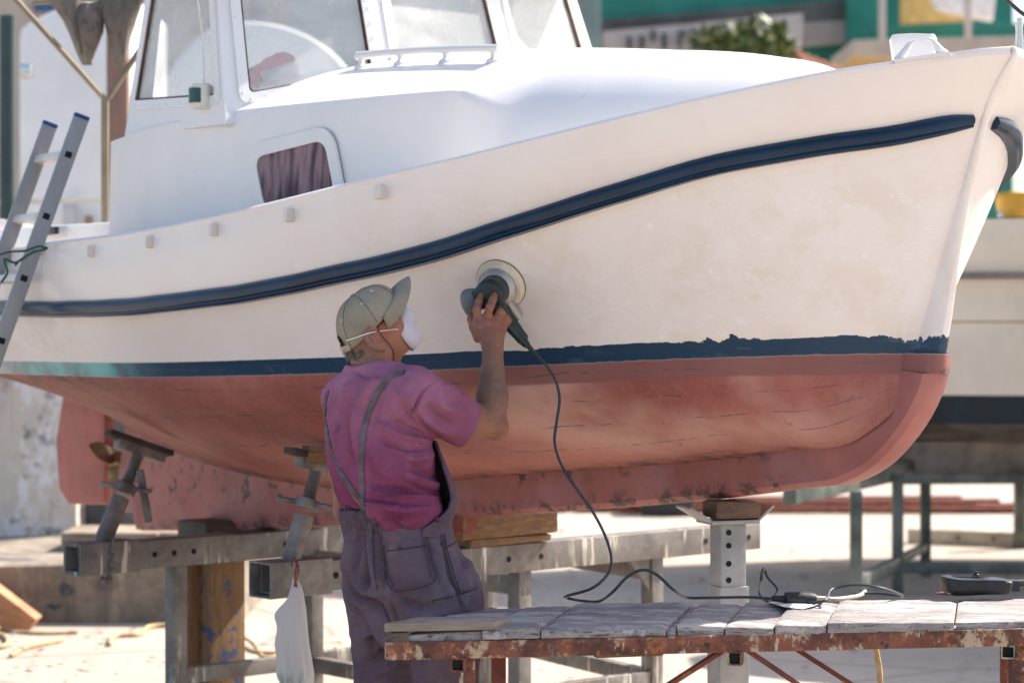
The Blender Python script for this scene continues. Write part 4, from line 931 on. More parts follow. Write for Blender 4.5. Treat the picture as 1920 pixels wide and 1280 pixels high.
# keel blocks, telescopic keel post
def blk(name, label, c, size, mat, cat='block', ax=None, bev=.01, group='keel blocks'):
    m = MB(); m.box(c, size, ax if ax is not None else (DA, NF, (0, 0, 1))); o = m.build(name, mat, None, bev, base=(c[0], c[1], c[2]-size[2]/2), jit=.004); return tag(o, label, cat, group)
kx = (np.array([.602, -.799, 0]), np.array([.799, .602, 0]), np.array([0, 0, 1]))
cB = BB+DA*.835; zt = float(z_kb(1.97))
blk('keel_block', 'split timber keel block with red paint on the front beam', np.array([cB[0]-.0, cB[1], (.840+zt)/2-.003]), (.46, .14, zt-.846), M['block'])
blk('keel_block', 'thin packing board under the split timber keel block', np.array([cB[0]+.01, cB[1], .826]), (.40, .12, .028), M['block'])
zt = float(z_kb(3.55)); cA = BA+DA*.594
blk('keel_block', 'flat timber keel block on the rear beam', np.array([cA[0], cA[1], (.782+zt)/2-.004]), (.42, .14, zt-.79), M['darkblock'])
kp = thing('keel_post', 'galvanised telescopic post with holes under the forefoot', 'post', (*P(1365, 600, 7.40)[:2], 0))
c = P(1365, 600, 7.40); pa = (np.array([.94, .34, 0]), np.array([.34, -.94, 0]), np.array([0, 0, 1.])); M['galvlt'] = plain('pale_zinc_steel', (.40, .385, .36), .5, .25, .18, 7, .15, 30)
zt = float(z_kb(.88)); m = MB(); m.box((c[0], c[1], .52), (.086, .086, 1.04-.10), pa); post = m.build('inner_tube', M['galvlt'], kp, .008)
m = MB(); m.box((c[0], c[1], .40), (.098, .098, .80), pa); m.build('outer_tube', M['galvlt'], kp, .006)
for z in (.82, .87, .925, .965): holes(post, np.array([c[0], c[1], z])+pa[0]*-.018+pa[1]*.0437, pa[1], 0, .009)
m = MB(); m.box((c[0], c[1], .996), (.16, .12, .012), pa); m.build('top_plate', M['galvlt'], kp, .002)
m = MB(); e = np.array([c[0], c[1], .998])-pa[0]*.075; m.beam(e, e-pa[0]*.075+np.array([0, 0, .045]), .11, .008, (0, 0, 1)); m.build('side_lip', M['galvlt'], kp, .002)
m = MB(); e = np.array([c[0], c[1], .998])+pa[0]*.075; m.beam(e, e+pa[0]*.055+np.array([0, 0, .045]), .11, .008, (0, 0, 1)); m.build('side_lip', M['galvlt'], kp, .002)
m = MB(); m.box((c[0], c[1], .006), (.22, .22, .012), pa); m.build('foot_plate', M['galvlt'], kp, .002)
blk('keel_block', 'brown hardwood block on top of the telescopic post', np.array([c[0]+.012, c[1], (1.005+zt)/2-.002]), (.155, .11, zt-1.008), m_wood('hardwood', (.12, .07, .045), (.19, .115, .07), (1, 1, 4)), ax=pa, bev=.016)
# heavy painted timbers behind the left leg
tm = P(397, 600, 9.78)
m = MB(); m.box((tm[0]+.015, tm[1], .34), (.17, .17, .68), (DA, NF, (0, 0, 1))); tag(m.build('timber_prop', M['timber'], None, .008, base=(tm[0], tm[1], 0), jit=.004), 'upright timber spattered with blue paint behind the left trestle leg', 'timber')
m = MB(); m.box((tm[0]-.085, tm[1]-.05, .34), (.08, .10, .68), (DA, NF, (0, 0, 1))); tag(m.build('timber_prop', m_wood('brown_timber', (.16, .085, .04), (.24, .14, .07), (5, 5, .6)), None, .006, base=(tm[0]-.085, tm[1]-.05, 0)), 'narrow brown upright timber between the trestle leg and the painted one', 'timber')
m = MB(); m.box((tm[0]+.03, tm[1]-.02, .745), (.27, .2, .125), (DA, NF, (0, 0, 1))); tag(m.build('timber_block', M['darkblock'], None, .016, base=(tm[0]+.03, tm[1], .68)), 'dark weathered block on top of the painted timber', 'block')
# white plastic bag hanging from the front beam end
def m_bag():
    t = NT('white_plastic_film'); t.set('Base Color', (.74, .71, .69)); t.set('Roughness', .38); t.set('Transmission Weight', .0)
    t.n.remove(t.b); a = t.n.new('ShaderNodeBsdfPrincipled'); a.inputs['Base Color'].default_value = (.74, .71, .70, 1); a.inputs['Roughness'].default_value = .4
    b = t.n.new('ShaderNodeBsdfTranslucent'); b.inputs[0].default_value = (.86, .82, .79, 1); mx = t.n.new('ShaderNodeMixShader'); mx.inputs[0].default_value = .5
    z = t.xyz()[2]; g = t.math('MULTIPLY', t.ramp(z, -.24, -.33), t.ramp(t.noise(16, 4, .6, t.map((1, 1, .3))), .5, .62))
    col = t.mix(g, (.74, .71, .70), (.05, .36, .22)); t.L(col, a.inputs['Base Color'])
    bp = t.n.new('ShaderNodeBump'); bp.inputs['Strength'].default_value = .6; bp.inputs['Distance'].default_value = .012; t.L(t.noise(13, 5, .6, t.map((1.6, 1.6, .22)), .7), bp.inputs['Height']); t.L(bp.outputs[0], a.inputs['Normal']); t.L(bp.outputs[0], b.inputs['Normal'])
    t.L(a.outputs[0], mx.inputs[1]); t.L(b.outputs[0], mx.inputs[2]); out = [n for n in t.n if n.type == 'OUTPUT_MATERIAL'][0]; t.L(mx.outputs[0], out.inputs[0]); return t.m
top = P(553, 1082, 7.86); G = []; db = 7.86/FPX
prof = [(1082, 549, 557, .02), (1100, 545, 566, .10), (1122, 538, 571, .3), (1150, 515, 575, .5), (1175, 519, 577, .6), (1205, 515, 580, .7), (1240, 519, 586, .8), (1262, 518, 589, .9), (1285, 528, 588, .9), (1305, 540, 582, .6), (1312, 556, 566, .1)]
ys = np.linspace(1082, 1312, 40); L_ = hermite([p[0] for p in prof], [p[1] for p in prof]); R_ = hermite([p[0] for p in prof], [p[2] for p in prof]); Dp = hermite([p[0] for p in prof], [p[3] for p in prof])
for y in ys:
    l, r, dpt = float(L_(y)), float(R_(y)), float(Dp(y)); row = []
    for a in np.linspace(0, 2*math.pi, 49)[:-1]:
        f = 1+.10*math.sin(7*a+y*.02)*dpt+.06*math.sin(13*a-y*.03)*dpt
        x = (l+r)/2+(r-l)/2*math.cos(a)*(1 if abs(math.cos(a)) > .97 else min(1, f)); row.append(P(x, y, 7.86)+np.array([0, -.055*dpt*math.sin(a)*f, 0]))
    G.append(row)
m = MB(); m.grid(G, closed=True); bag = m.build('plastic_bag', m_bag(), None, smooth=70, base=top); tag(bag, 'white plastic carrier bag hanging from the front beam end', 'bag')
m = MB(); m.tube(spline([P(547, 1060, 7.90), P(551, 1045, 7.87), P(556, 1058, 7.85), P(553, 1082, 7.85), P(556, 1100, 7.85)], 6), .0035, 6); m.tube(spline([P(556, 1050, 7.87), P(560, 1070, 7.85), P(552, 1098, 7.85)], 6), .003, 6); m.build('wire_hook', M['rustdark'], bag)

# ================================================================ ladder against the gunwale
lad = thing('ladder', 'aluminium ladder with blue end caps leaning on the gunwale at the stern', 'ladder', (*P(-140, 900, 8.2)[:2], 0))
la = nrm((.335, .115, 1)); lr = nrm((.33, -.94, 0)); g0 = P(63, 470, 8.62)
M['alu'] = plain('dull_aluminium', (.30, .29, .295), .42, .35, .08, 4, .08, 30, stretch=(3, 3, .4)); M['bluecap'] = plain('blue_plastic', (.006, .035, .16), .4); M['rung'] = plain('cream_aluminium', (.62, .58, .52), .4, .2)
far0 = g0+np.array([-.165, .28, .0])
for o_, zt in ((g0, .505), (far0, .50)):
    k0 = (o_[2])/la[2]; m = MB(); p0 = o_-la*k0; p1 = o_+la*zt; m.beam(p0, p1, .056, .024, lr); s_ = m.build('stile', M['alu'], lad, .004)
    m = MB(); m.beam(p1-la*.004, p1+la*.014, .059, .027, lr); m.build('end_cap', M['bluecap'], s_, .008)
for k in range(-6, 2):
    c0 = g0+la*(.13+.235*(k-0)); m = MB(); m.beam(c0-(g0-far0)*.98, c0-(g0-far0)*.0, .028, .028, la); m.build('rung', M['rung'], lad, .004)
    m = MB(); nrm_ = nrm(np.cross(la, nrm((.94, .33, 0)))); e = c0+lr*.0125; m.box(e, (.024, .022, .002), (nrm(np.cross(la, lr)), la, lr)); m.build('rung_end', M['hole'], lad)
M['twine'] = plain('green_twine', (.015, .09, .06), .7)
m = MB(); m.tube(spline([P(-4, 478, 8.4), P(20, 472, 8.48), P(48, 470, 8.5), P(72, 462, 8.5), P(88, 466, 8.55), P(60, 474, 8.46), P(30, 492, 8.42), P(8, 486, 8.4), P(14, 510, 8.4), P(2, 530, 8.4)], 6), .0045, 6); m.tube(spline([P(66, 470, 8.5), P(40, 486, 8.44), P(28, 498, 8.43)], 5), .004, 6); tag(m.build('twine_lashing', M['twine']), 'green twine lashing the ladder to the boat', 'rope')
# awning frame and rolled canvas over the stern
aw = thing('awning', 'grey brown canvas awning bundled on a steel frame over the stern', 'awning', P(205, 420, 10.0)); M['canvas'] = m_wood('grey_canvas', (.13, .105, .085), (.19, .16, .135), (1, 1, .4), None, .85, .2); M['tubebrass'] = plain('weathered_frame_tube', (.22, .18, .125), .5, .3)
def pole(pts, r): m = MB(); m.tube([P(*q) for q in pts], r, 8); return m.build('frame_pole', M['tubebrass'], aw)
pole([(20, -12, 9.8), (195, 185, 10.0)], .013); pole([(205, 182, 10.0), (268, 85, 10.1)], .013); pole([(197, 183, 10.0), (197, 440, 10.0)], .017); pole([(60, 5, 9.9), (205, -4, 10.)], .012); pole([(140, 18, 9.9), (215, -2, 9.9)], .01)
def canvas_fold(px):
    G = []
    for (y, l, r, dep) in px:
        row = []
        for a in np.linspace(0, 2*math.pi, 33)[:-1]:
            row.append(P((l+r)/2+(r-l)/2*math.cos(a)*(1+.10*math.sin(5*a+y*.05)), y, 9.85)+np.array([0, -dep*math.sin(a)*(1+.12*math.sin(4*a)), 0]))
        G.append(row)
    m = MB(); m.grid(np.array(G), closed=True); m.build('canvas_fold', M['canvas'], aw, smooth=60)
canvas_fold([(-20, 88, 150, .04), (10, 98, 152, .05), (40, 118, 158, .05), (75, 135, 165, .045), (100, 145, 170, .03), (112, 150, 172, .022), (122, 155, 173, .014)])
canvas_fold([(8, 145, 196, .03), (30, 143, 195, .06), (60, 147, 192, .07), (90, 152, 182, .05), (112, 155, 174, .03), (120, 158, 170, .012)])
canvas_fold([(-12, 185, 275, .02), (15, 188, 262, .05), (45, 195, 252, .06), (75, 203, 243, .05), (100, 210, 238, .04), (118, 213, 236, .03), (129, 218, 230, .012)])

# ================================================================ work bench in front
bd = nrm((.9867, .162, 0)); bj = np.array([.20, 1., 0]); zt = .823
O = PZ(720, 1186, zt); O2 = np.array([-.323, 6.10, zt])
bench = thing('work_bench', 'rusty steel bench topped with weathered grey planks in front of the man', 'bench', (.6, 6.4, 0))
M['greyplank'] = None
def m_plank():
    t = NT('weathered_plank'); v = t.map((.8, 14, 14), (0, 0, -.16)); n = t.noise(3.5, 6, .6, v, .25); n2 = t.noise(13, 6, .7, v, .2)
    c = t.mix(t.ramp(n, .3, .7), (.20, .18, .178), (.33, .305, .30)); sp = t.ramp(n2, .44, .36); c = t.mix(t.math('MULTIPLY', sp, .8), c, (.045, .036, .032))
    pt = t.ramp(t.noise(5, 6, .75, t.map((.6, 1.6, 1.6), (0, 0, -.16))), .50, .57); c = t.mix(t.math('MULTIPLY', pt, .7), c, (.48, .46, .455))
    dp = t.ramp(t.vor(22), .09, .05); c = t.mix(t.math('MULTIPLY', dp, t.ramp(t.noise(3), .5, .55)), c, (.5, .48, .46))
    t.set('Base Color', c); t.set('Roughness', .88); t.bump(t.math('SUBTRACT', t.math('ADD', t.math('MULTIPLY', n2, .7), t.math('MULTIPLY', pt, .2)), sp), .7, .004); return t.m
M['greyplank'] = m_plank()
def bp(u, v, z): return O2+bd*u+bj*v+np.array([0, 0, z])
def u_of(px, v=0.):                               # bench length whose near edge shows at that column
    lo, hi = -1., 3.5
    for _ in range(40):
        mm = (lo+hi)/2; p = bp(mm, v, 0)
        if 960+FPX*p[0]/p[1] < px: lo = mm
        else: hi = mm
    return lo
js = [u_of(x) for x in (762, 905, 1014, 1251, 1268, 1359, 1453, 1551, 1790, 1990, 2150)]
for k in range(len(js)-1):
    a, b = js[k]+.0025, js[k+1]-.0025; nx, ny = max(2, int((b-a)/.02)), 26; vt = .50+random.uniform(-.02, .02); zz = random.uniform(-.004, .006); tl = random.uniform(-.008, .008)
    v0 = -.004+random.uniform(-.012, .008); ph = random.uniform(0, 9); top, bot = [], []
    for i in range(nx+1):
        u = a+(b-a)*i/nx; rag = .0018*math.sin(u*33+ph)+.0015*math.sin(u*131+2*ph)+(random.uniform(-.0025, .0025) if random.random() < .8 else random.uniform(.0, .012)); rt, rb = [], []
        for j in range(ny+1):
            v = v0+rag*.8+(vt-v0+rag*1.5)*j/ny; e = min(i, nx-i, 1)*min(j, ny-j, 1)
            z = zz+tl*(i/nx-.5)+(0 if e else -.005)+random.uniform(-.0006, .0006)+.0006*math.sin(v*95+ph+.6*math.sin(u*17))+.0025*math.sin(v*5+ph); rt.append(bp(u, v, z)); rb.append(bp(u, v, zz-.026))
        top.append(rt); bot.append(rb)
    m = MB(); m.grid(top); m.grid(bot, True)
    T = np.array(top); B_ = np.array(bot)
    for s1, s2 in ((T[0], B_[0]), (T[-1], B_[-1]), (T[:, 0], B_[:, 0]), (T[:, -1], B_[:, -1])): m.grid([s1, s2])
    m.build('plank', M['greyplank'], bench, smooth=45)
def rail(v, nm='edge_rail', u0=0., u1=js[-1]):
    m = MB(); m.beam(bp(u0, v, -.047), bp(u1, v, -.047), .045, .045); o = m.build(nm, M['rust'], bench, .003); return o
rail(.012); rail(.47)
for u in np.linspace(.05, js[-1]-.05, 6): m = MB(); m.beam(bp(u, .03, -.047), bp(u, .45, -.047), .04, .04); m.build('cross_member', M['rustdark'], bench, .003)
def blegs(px, v, w=.04):
    u = u_of(px, v); p = bp(u, v, -.07); m = MB(); m.beam((p[0], p[1], 0), p, w, w, (0, 1, 0)); m.build('leg', M['rust'] if v < .2 else M['rustdark'], bench, .003); return p
l1 = blegs(876, .035); l2 = blegs(1905, .035); l3 = blegs(935, .46); l4 = blegs(1890, .46)
for px in (860, 1378, 1890):
    u = u_of(px); m = MB(); p = bp(u, -.012, -.085); m.tubebox(p, p+bj*.06, .036, .036, .004); m.build('tube_end', M['rust'], bench); m = MB(); m.box(p+bj*.012, (.028, .004, .028)); m.build('tube_bore', M['hole'], bench)
def brace(px0, y0, px1, y1, v, dd=0): 
    d0 = bp(u_of(px0, v), v, 0)[1]; m = MB(); m.beam(P(px0, y0, d0), P(px1, y1, d0+dd), .012, .036, (0, 1, 0)); m.build('brace', M['rustdark'], bench, .002)
brace(1365, 1212, 1180, 1330, .05); brace(1392, 1212, 1590, 1345, .05); brace(1468, 1200, 1680, 1335, .40); 
m = MB(); p = bp(u_of(1105, .25), .25, -.085); q = bp(u_of(1232, .25), .25, -.085); m.beam(p, q, .16, .03); m.build('under_board', M['block'], bench, .004, jit=.003)
# plywood scrap on the left end
u0, u1 = u_of(722), u_of(945); m = MB(); ply = [bp(u0, -.01, .002), bp(u1-.02, -.012, .002), bp(u1+.01, .05, .002), bp(u1-.05, .09, .002), bp(u0+.06, .12, .002)]
m.prism(ply, (0, 0, .022)); tag(m.build('plywood_scrap', m_wood('plywood', (.20, .15, .11), (.34, .29, .25), (1, 1, 30), None, .8), None, .003), 'grey plywood scrap lying on the left end of the bench', 'plywood')
m = MB(); m.beam(bp(u0+.004, .03, -.013), bp(js[0]-.006, .03, -.013), .08, .024); m.build('packing_board', M['darkblock'], bench, .003)
# things on the bench: box, red cloth, connector, paper
def bz(px, py, z=.008):                            # point on the bench top under a pixel
    return PZ(px, py, zt+z)
M['blackbox'] = plain('black_scuffed_plastic', (.012, .014, .017), .38, 0, .4, 16, .15, 50)
bx = thing('charger_box', 'black plastic charger box with a knob on the right end of the bench', 'charger', bz(1840, 1112)); c = bz(1840, 1116, .011)
ax_ = np.array([.995, .10, 0]); ay_ = np.array([-.10, .995, 0]); az_ = np.array([0, 0, 1.]); G = []
for (z, hx, hy) in ((.002, .086, .045), (.008, .094, .05), (.045, .098, .054), (.050, .095, .051), (.052, .08, .042)):
    G.append([c+ay_*.05+ax_*hx*math.copysign(abs(math.cos(a))**.35, math.cos(a))+ay_*hy*math.copysign(abs(math.sin(a))**.35, math.sin(a))+az_*(z-.012*(hx > .07)*(math.cos(a)*.5+.5)*(z > .03)) for a in np.linspace(0, 2*math.pi, 41)[:-1]])
m = MB(); m.grid(G, closed=True); m.add(G[-1], [tuple(range(40))]); m.add(G[0], [tuple(range(40))]); m.build('case', M['blackbox'], bx, smooth=40)
m = MB(); m.lathe(c+ay_*.05+ax_*.0+az_*.045, az_, [(0, .010), (.010, .010), (.012, .006), (.018, .006)], 12); m.build('knob', M['blackbox'], bx)
for k in range(7): m = MB(); m.box(c+ay_*(.02+.009*k)+ax_*-.02+az_*.0505, (.10, .003, .002), (ax_, ay_, az_)); m.build('grille_rib', M['black'], bx)
m = MB(); m.box(c+ay_*.05+ax_*.105+az_*.022, (.03, .05, .032), (ax_, ay_, az_)); m.build('clip', M['blackbox'], bx, .004)
m = MB(); m.tube([c+ay_*.06+ax_*.115+az_*.025, c+ay_*.08+ax_*.22+az_*.03], .012, 8); m.build('plug', M['black'], bx)
m = MB(); cl = [bz(1752, 1113, .007), bz(1800, 1117, .007), bz(1870, 1113, .007), bz(1890, 1107, .007), bz(1800, 1104, .007)]; m.prism(cl, (0, 0, .003)); tag(m.build('red_card', plain('crimson_card', (.20, .015, .03), .6), None, .0), 'crimson card under the black charger box', 'card')
M['cable'] = plain('dark_grey_cable', (.035, .045, .055), .45, 0, .1); M['cablelt'] = plain('beige_cable', (.55, .46, .36), .5)
ec = thing('extension_lead', 'black rubber connector with looped cable on the bench', 'cable', bz(1500, 1128))
m = MB(); a0 = bz(1470, 1122, .02); a1 = bz(1540, 1124, .016); ax = nrm(a1-a0); m.lathe(a0, ax, [(0, .012), (.004, .019), (.045, .021), (.075, .020), (.088, .017), (.09, .01)], 18); m.build('socket', M['black'], ec, smooth=35)
m = MB(); m.lathe(a0-ax*.035, ax, [(0, .007), (.01, .0085), (.035, .010)], 12); m.build('strain_relief', M['black'], ec)
def cable(pts, r=.0042, mat='cable', nm='cable', par=None):
    m = MB(); m.tube(spline(pts, 8), r, 8); return m.build(nm, M[mat], par, smooth=60)
cable([a0-ax*.03, P(1458, 1104, 6.70), P(1440, 1082, 6.70), P(1432, 1066, 6.70), P(1427, 1085, 6.66), bz(1424, 1112, .006), bz(1440, 1127, .005), bz(1490, 1130, .005), bz(1545, 1126, .02), P(1560, 1104, 6.72), P(1610, 1096, 6.72), P(1660, 1104, 6.72), bz(1692, 1117, .005), bz(1650, 1112, .005), bz(1600, 1112, .005)], .0042, 'cable', 'cable', ec)
cable([bz(1530, 1120, .01), bz(1570, 1122, .004), bz(1610, 1116, .004), bz(1622, 1108, .004)], .006, 'cablelt', 'pale_cable', ec)
m = MB(); G = []
for i, (px, py) in enumerate(((1440, 1128), (1470, 1137), (1505, 1141), (1530, 1134))):
    G.append([bz(px, py, .006+.003*(i % 2)), bz(px+12, py-7, .010), bz(px+20, py-12, .006)])
m.grid(G); tag(m.build('paper_scrap', plain('white_paper', (.75, .72, .70), .8), smooth=60), 'curled scrap of white paper under the cable connector', 'paper')
# loose hose end hanging behind the bench
m = MB(); m.tube(spline([P(1636, 1190, 6.9), P(1645, 1230, 6.9), P(1651, 1290, 6.9), (1.06, 6.9, .2), (1.3, 6.95, .02)], 8), .008, 8); tag(m.build('hose', M['rope']), 'pale hose hanging down behind the bench', 'hose')
# red packets on the dashboard
def m_pack(name, seed):
    t = NT(name); x, y, z = t.xyz(); c = t.mix(t.ramp(z, .020, .026), (.80, .70, .72), (.80, .03, .04)); c = t.mix(t.ramp(x, -.045, -.05), c, (.72, .03, .04)); c = t.mix(t.ramp(z, -.026, -.032), c, (.5, .02, .05))
    t.set('Base Color', c); t.set('Roughness', .22); t.bump(t.noise(26, 5, .65), .7, .012); return t.m
for (px, py, d, lab, sc_) in ((512, 142, 8.52, 'crumpled red and white foil packet behind the first front window', 1.), (386, 188, 8.95, 'red packet low behind the side window', .6)):
    c = P(px, py, d); G = []
    for u in np.linspace(-1, 1, 15):
        hw = (1-abs(u)**3.2)**.5; row = []
        for a in np.linspace(0, 2*math.pi, 25)[:-1]:
            w = .055*(.55+.45*hw)*(1+.18*(u+.3)); dpt = .034*hw+.003
            row.append(np.array([u*.085, -dpt*math.sin(a)*(1+.15*math.sin(3*a+u*4)), w*math.cos(a)*(1+.10*math.sin(5*a+3*u))]))
        G.append(row)
    m = MB(); m.grid(np.array(G)*sc_*1.08, closed=True); o = m.build('foil_packet', m_pack('foil_print_%d' % px, px), None, smooth=24, jit=.0035); o.location = tuple(c); o.rotation_euler = (.0, R(-20), R(15)); tag(o, lab, 'packet'); ORG[o.name] = np.zeros(3)
    if sc_ == 1.:
        m = MB(); m.box((-.047, -.036, -.012), (.034, .002, .038)); l_ = m.build('print_label', plain('cream_label', (.55, .50, .36), .5), None, .001); l_.parent = o
# ================================================================ signed-distance modelling helpers
from mathutils.bvhtree import BVHTree
def smin(a, b, k):
    h = np.clip(.5+.5*(b-a)/k, 0, 1); return b+(a-b)*h-k*h*(1-h)
def smax(a, b, k): return -smin(-a, -b, k)
def ln(v): return np.sqrt((v*v).sum(-1))
def cone(p, a, b, ra, rb):                       # round cone (lerped radius capsule)
    a = np.asarray(a, float); b = np.asarray(b, float); ab = b-a; t = np.clip(((p-a)@ab)/(ab@ab), 0, 1)
    return ln(p-(a+t[..., None]*ab))-(ra+(rb-ra)*t)
def ell(p, c, r, ax=None):
    q = p-np.asarray(c, float)
    if ax is not None: q = q@np.asarray(ax, float).T
    q = q/np.asarray(r, float); k = ln(q); return (k-1)*min(r)*np.where(k < 1, 1, 1)
def surfnet(f, lo, hi, h, refine=1):
    lo = np.asarray(lo, float); C = 6; n = np.ceil((np.asarray(hi)-lo)/(h*C)).astype(int)
    bc = [lo[i]+(np.arange(n[i])+.5)*h*C for i in range(3)]
    X = np.stack(np.meshgrid(*bc, indexing='ij'), -1); v = f(X.reshape(-1, 3)).reshape(n)
    near = np.abs(v) < h*C*1.55
    D = np.repeat(np.repeat(np.repeat(v, C, 0), C, 1), C, 2).astype(np.float32)
    idx = np.argwhere(near); off = np.stack(np.meshgrid(*[np.arange(C)]*3, indexing='ij'), -1).reshape(-1, 3)
    for s0 in range(0, len(idx), 4000):
        I = (idx[s0:s0+4000, None]*C+off[None]).reshape(-1, 3); D[I[:, 0], I[:, 1], I[:, 2]] = f(lo+(I+.5)*h)
    S = D < 0; N = np.array(D.shape); cell = np.zeros(N-1, bool); a = S[:-1, :-1, :-1]
    cs = [(i, j, k) for i in (0, 1) for j in (0, 1) for k in (0, 1)]
    for (i, j, k) in cs: cell |= S[i:N[0]-1+i, j:N[1]-1+j, k:N[2]-1+k] != a
    ci = np.argwhere(cell); vid = -np.ones(N-1, np.int64); vid[tuple(ci.T)] = np.arange(len(ci))
    acc = np.zeros((len(ci), 3)); cnt = np.zeros(len(ci))
    for x, c0 in enumerate(cs):
        for c1 in cs[x+1:]:
            d = np.abs(np.subtract(c1, c0)).sum()
            if d != 1: continue
            v0 = D[tuple((ci+c0).T)]; v1 = D[tuple((ci+c1).T)]; m = (v0 < 0) != (v1 < 0); t = np.where(m, v0/(v0-v1+1e-20*(~m)), 0)
            pt = np.array(c0)+t[:, None]*(np.array(c1)-np.array(c0)); acc[m] += pt[m]; cnt[m] += 1
    V = lo+(ci+acc/np.maximum(cnt, 1)[:, None]+.5)*h; F = []
    for ax in range(3):
        e = np.zeros(3, int); e[ax] = 1; sl0 = [slice(1, N[i]-1) for i in range(3)]; sl0[ax] = slice(0, N[ax]-1)
        sl1 = list(sl0); sl1[ax] = slice(1, N[ax]); A = S[tuple(sl0)]; B = S[tuple(sl1)]; g = np.argwhere(A != B)
        o = np.array([1, 1, 1]); o[ax] = 0; q = g+o; u, w = [(1, 2), (2, 0), (0, 1)][ax]; eu = np.zeros(3, int); eu[u] = 1; ew = np.zeros(3, int); ew[w] = 1
        ids = np.stack([vid[tuple((q-eu-ew).T)], vid[tuple((q-ew).T)], vid[tuple(q.T)], vid[tuple((q-eu).T)]], 1); fl = A[tuple(g.T)]
        ids[~fl] = ids[~fl][:, ::-1]; F.append(ids[(ids >= 0).all(1)])
    F = np.vstack(F)
    for _ in range(refine):
        e = h*.4; g = np.stack([f(V+np.eye(3)[i]*e)-f(V-np.eye(3)[i]*e) for i in range(3)], 1)/(2*e)
        stp = (f(V)/(np.maximum((g*g).sum(1), .15)))[:, None]*g; l = ln(stp); stp *= np.minimum(1, h*.6/np.maximum(l, 1e-9))[:, None]; V = V-stp
    return V, F
def vnormals(V, F):
    a = V[F[:, 2]]-V[F[:, 0]]; b = V[F[:, 3]]-V[F[:, 1]]; n = np.cross(a, b); N = np.zeros_like(V)
    for k in range(4): np.add.at(N, F[:, k], n)
    return N/(ln(N)[:, None]+1e-12)
def sdf_obj(name, f, lo, hi, h, mat, parent=None, sharp=75, refine=1, disp=None):
    V, F = surfnet(f, lo, hi, h, refine)
    if disp: N = vnormals(V, F); V = V+N*disp(V, N)[:, None]
    o0 = _org(parent); me = bpy.data.meshes.new(name)
    me.vertices.add(len(V)); me.vertices.foreach_set('co', (V-o0).astype(np.float32).ravel())
    me.loops.add(len(F)*4); me.loops.foreach_set('vertex_index', F.astype(np.int32).ravel()); me.polygons.add(len(F)); me.polygons.foreach_set('loop_start', np.arange(0, len(F)*4, 4, dtype=np.int32))
    me.update(calc_edges=True); me.validate(); o = bpy.data.objects.new(name, me); COL.objects.link(o); me.materials.append(mat); me.shade_smooth()
    if sharp: me.set_sharp_from_angle(angle=R(sharp))
    if parent: o.parent = parent
    ORG[o.name] = o0; return o, V, BVHTree.FromPolygons(V.tolist(), F.tolist())
def march(bvs, px, py):                            # first hit of a view ray on the cloth or skin
    o = np.array([0, 0, CAMH]); r = nrm(P(px, py, 1.)-o); best = None
    for b in (bvs if isinstance(bvs, (list, tuple)) else [bvs]):
        h = b.ray_cast(Vector(o), Vector(r))
        if h[0] is not None and (best is None or h[3] < best[2]): best = (np.array(h[0]), np.array(h[1]), h[3])
    if best is None: return None
    n = best[1] if best[1]@r < 0 else -best[1]; march.n = n; return best[0]
_rs = np.random.RandomState(3); _LAT = _rs.rand(32, 32, 32)*2-1
def vnoise(p):
    i = np.floor(p).astype(int); f = p-i; f = f*f*(3-2*f); i &= 31; j = (i+1) & 31; out = 0
    for a, wa in ((i[:, 0], 1-f[:, 0]), (j[:, 0], f[:, 0])):
        for b, wb in ((i[:, 1], 1-f[:, 1]), (j[:, 1], f[:, 1])):
            for c, wc in ((i[:, 2], 1-f[:, 2]), (j[:, 2], f[:, 2])): out = out+_LAT[a, b, c]*wa*wb*wc
    return out
def folds(p, sc, warp=.5):                          # ridged cloth noise
    w = np.stack([vnoise(p*sc*.5+7), vnoise(p*sc*.5+19), vnoise(p*sc*.5+31)], 1); return (1-np.abs(vnoise(p*sc+w*warp*2)))**2-.5
def ribbon(bv_, pts, w, th, name, mat, par, lift=.002, n=5):
    pts = spline([(x, y, 0) for x, y in pts], n)[:, :2]; H, N = [], []
    for (x, y) in pts:
        h = march(bv_, x, y)
        if h is not None: H.append(h); N.append(march.n)
    if len(H) < 3: return None
    H = np.array(H); N = np.array(N)
    for _ in range(3): N[1:-1] = (N[:-2]+2*N[1:-1]+N[2:])/4; H[1:-1] = (H[:-2]+4*H[1:-1]+H[2:])/6
    N /= ln(N)[:, None]+1e-9; T = np.gradient(H, axis=0); T /= ln(T)[:, None]+1e-9; B = np.cross(T, N); B /= ln(B)[:, None]+1e-9
    for _ in range(2): B[1:-1] = (B[:-2]+2*B[1:-1]+B[2:])/4
    H = H+N*lift; G = [H-B*w/2, H-B*w*.46+N*th, H+B*w*.46+N*th, H+B*w/2, H+B*w*.4-N*th*.6, H-B*w*.4-N*th*.6]
    m = MB(); m.grid(np.array(G+[G[0]])); return m.build(name, mat, par, smooth=35)
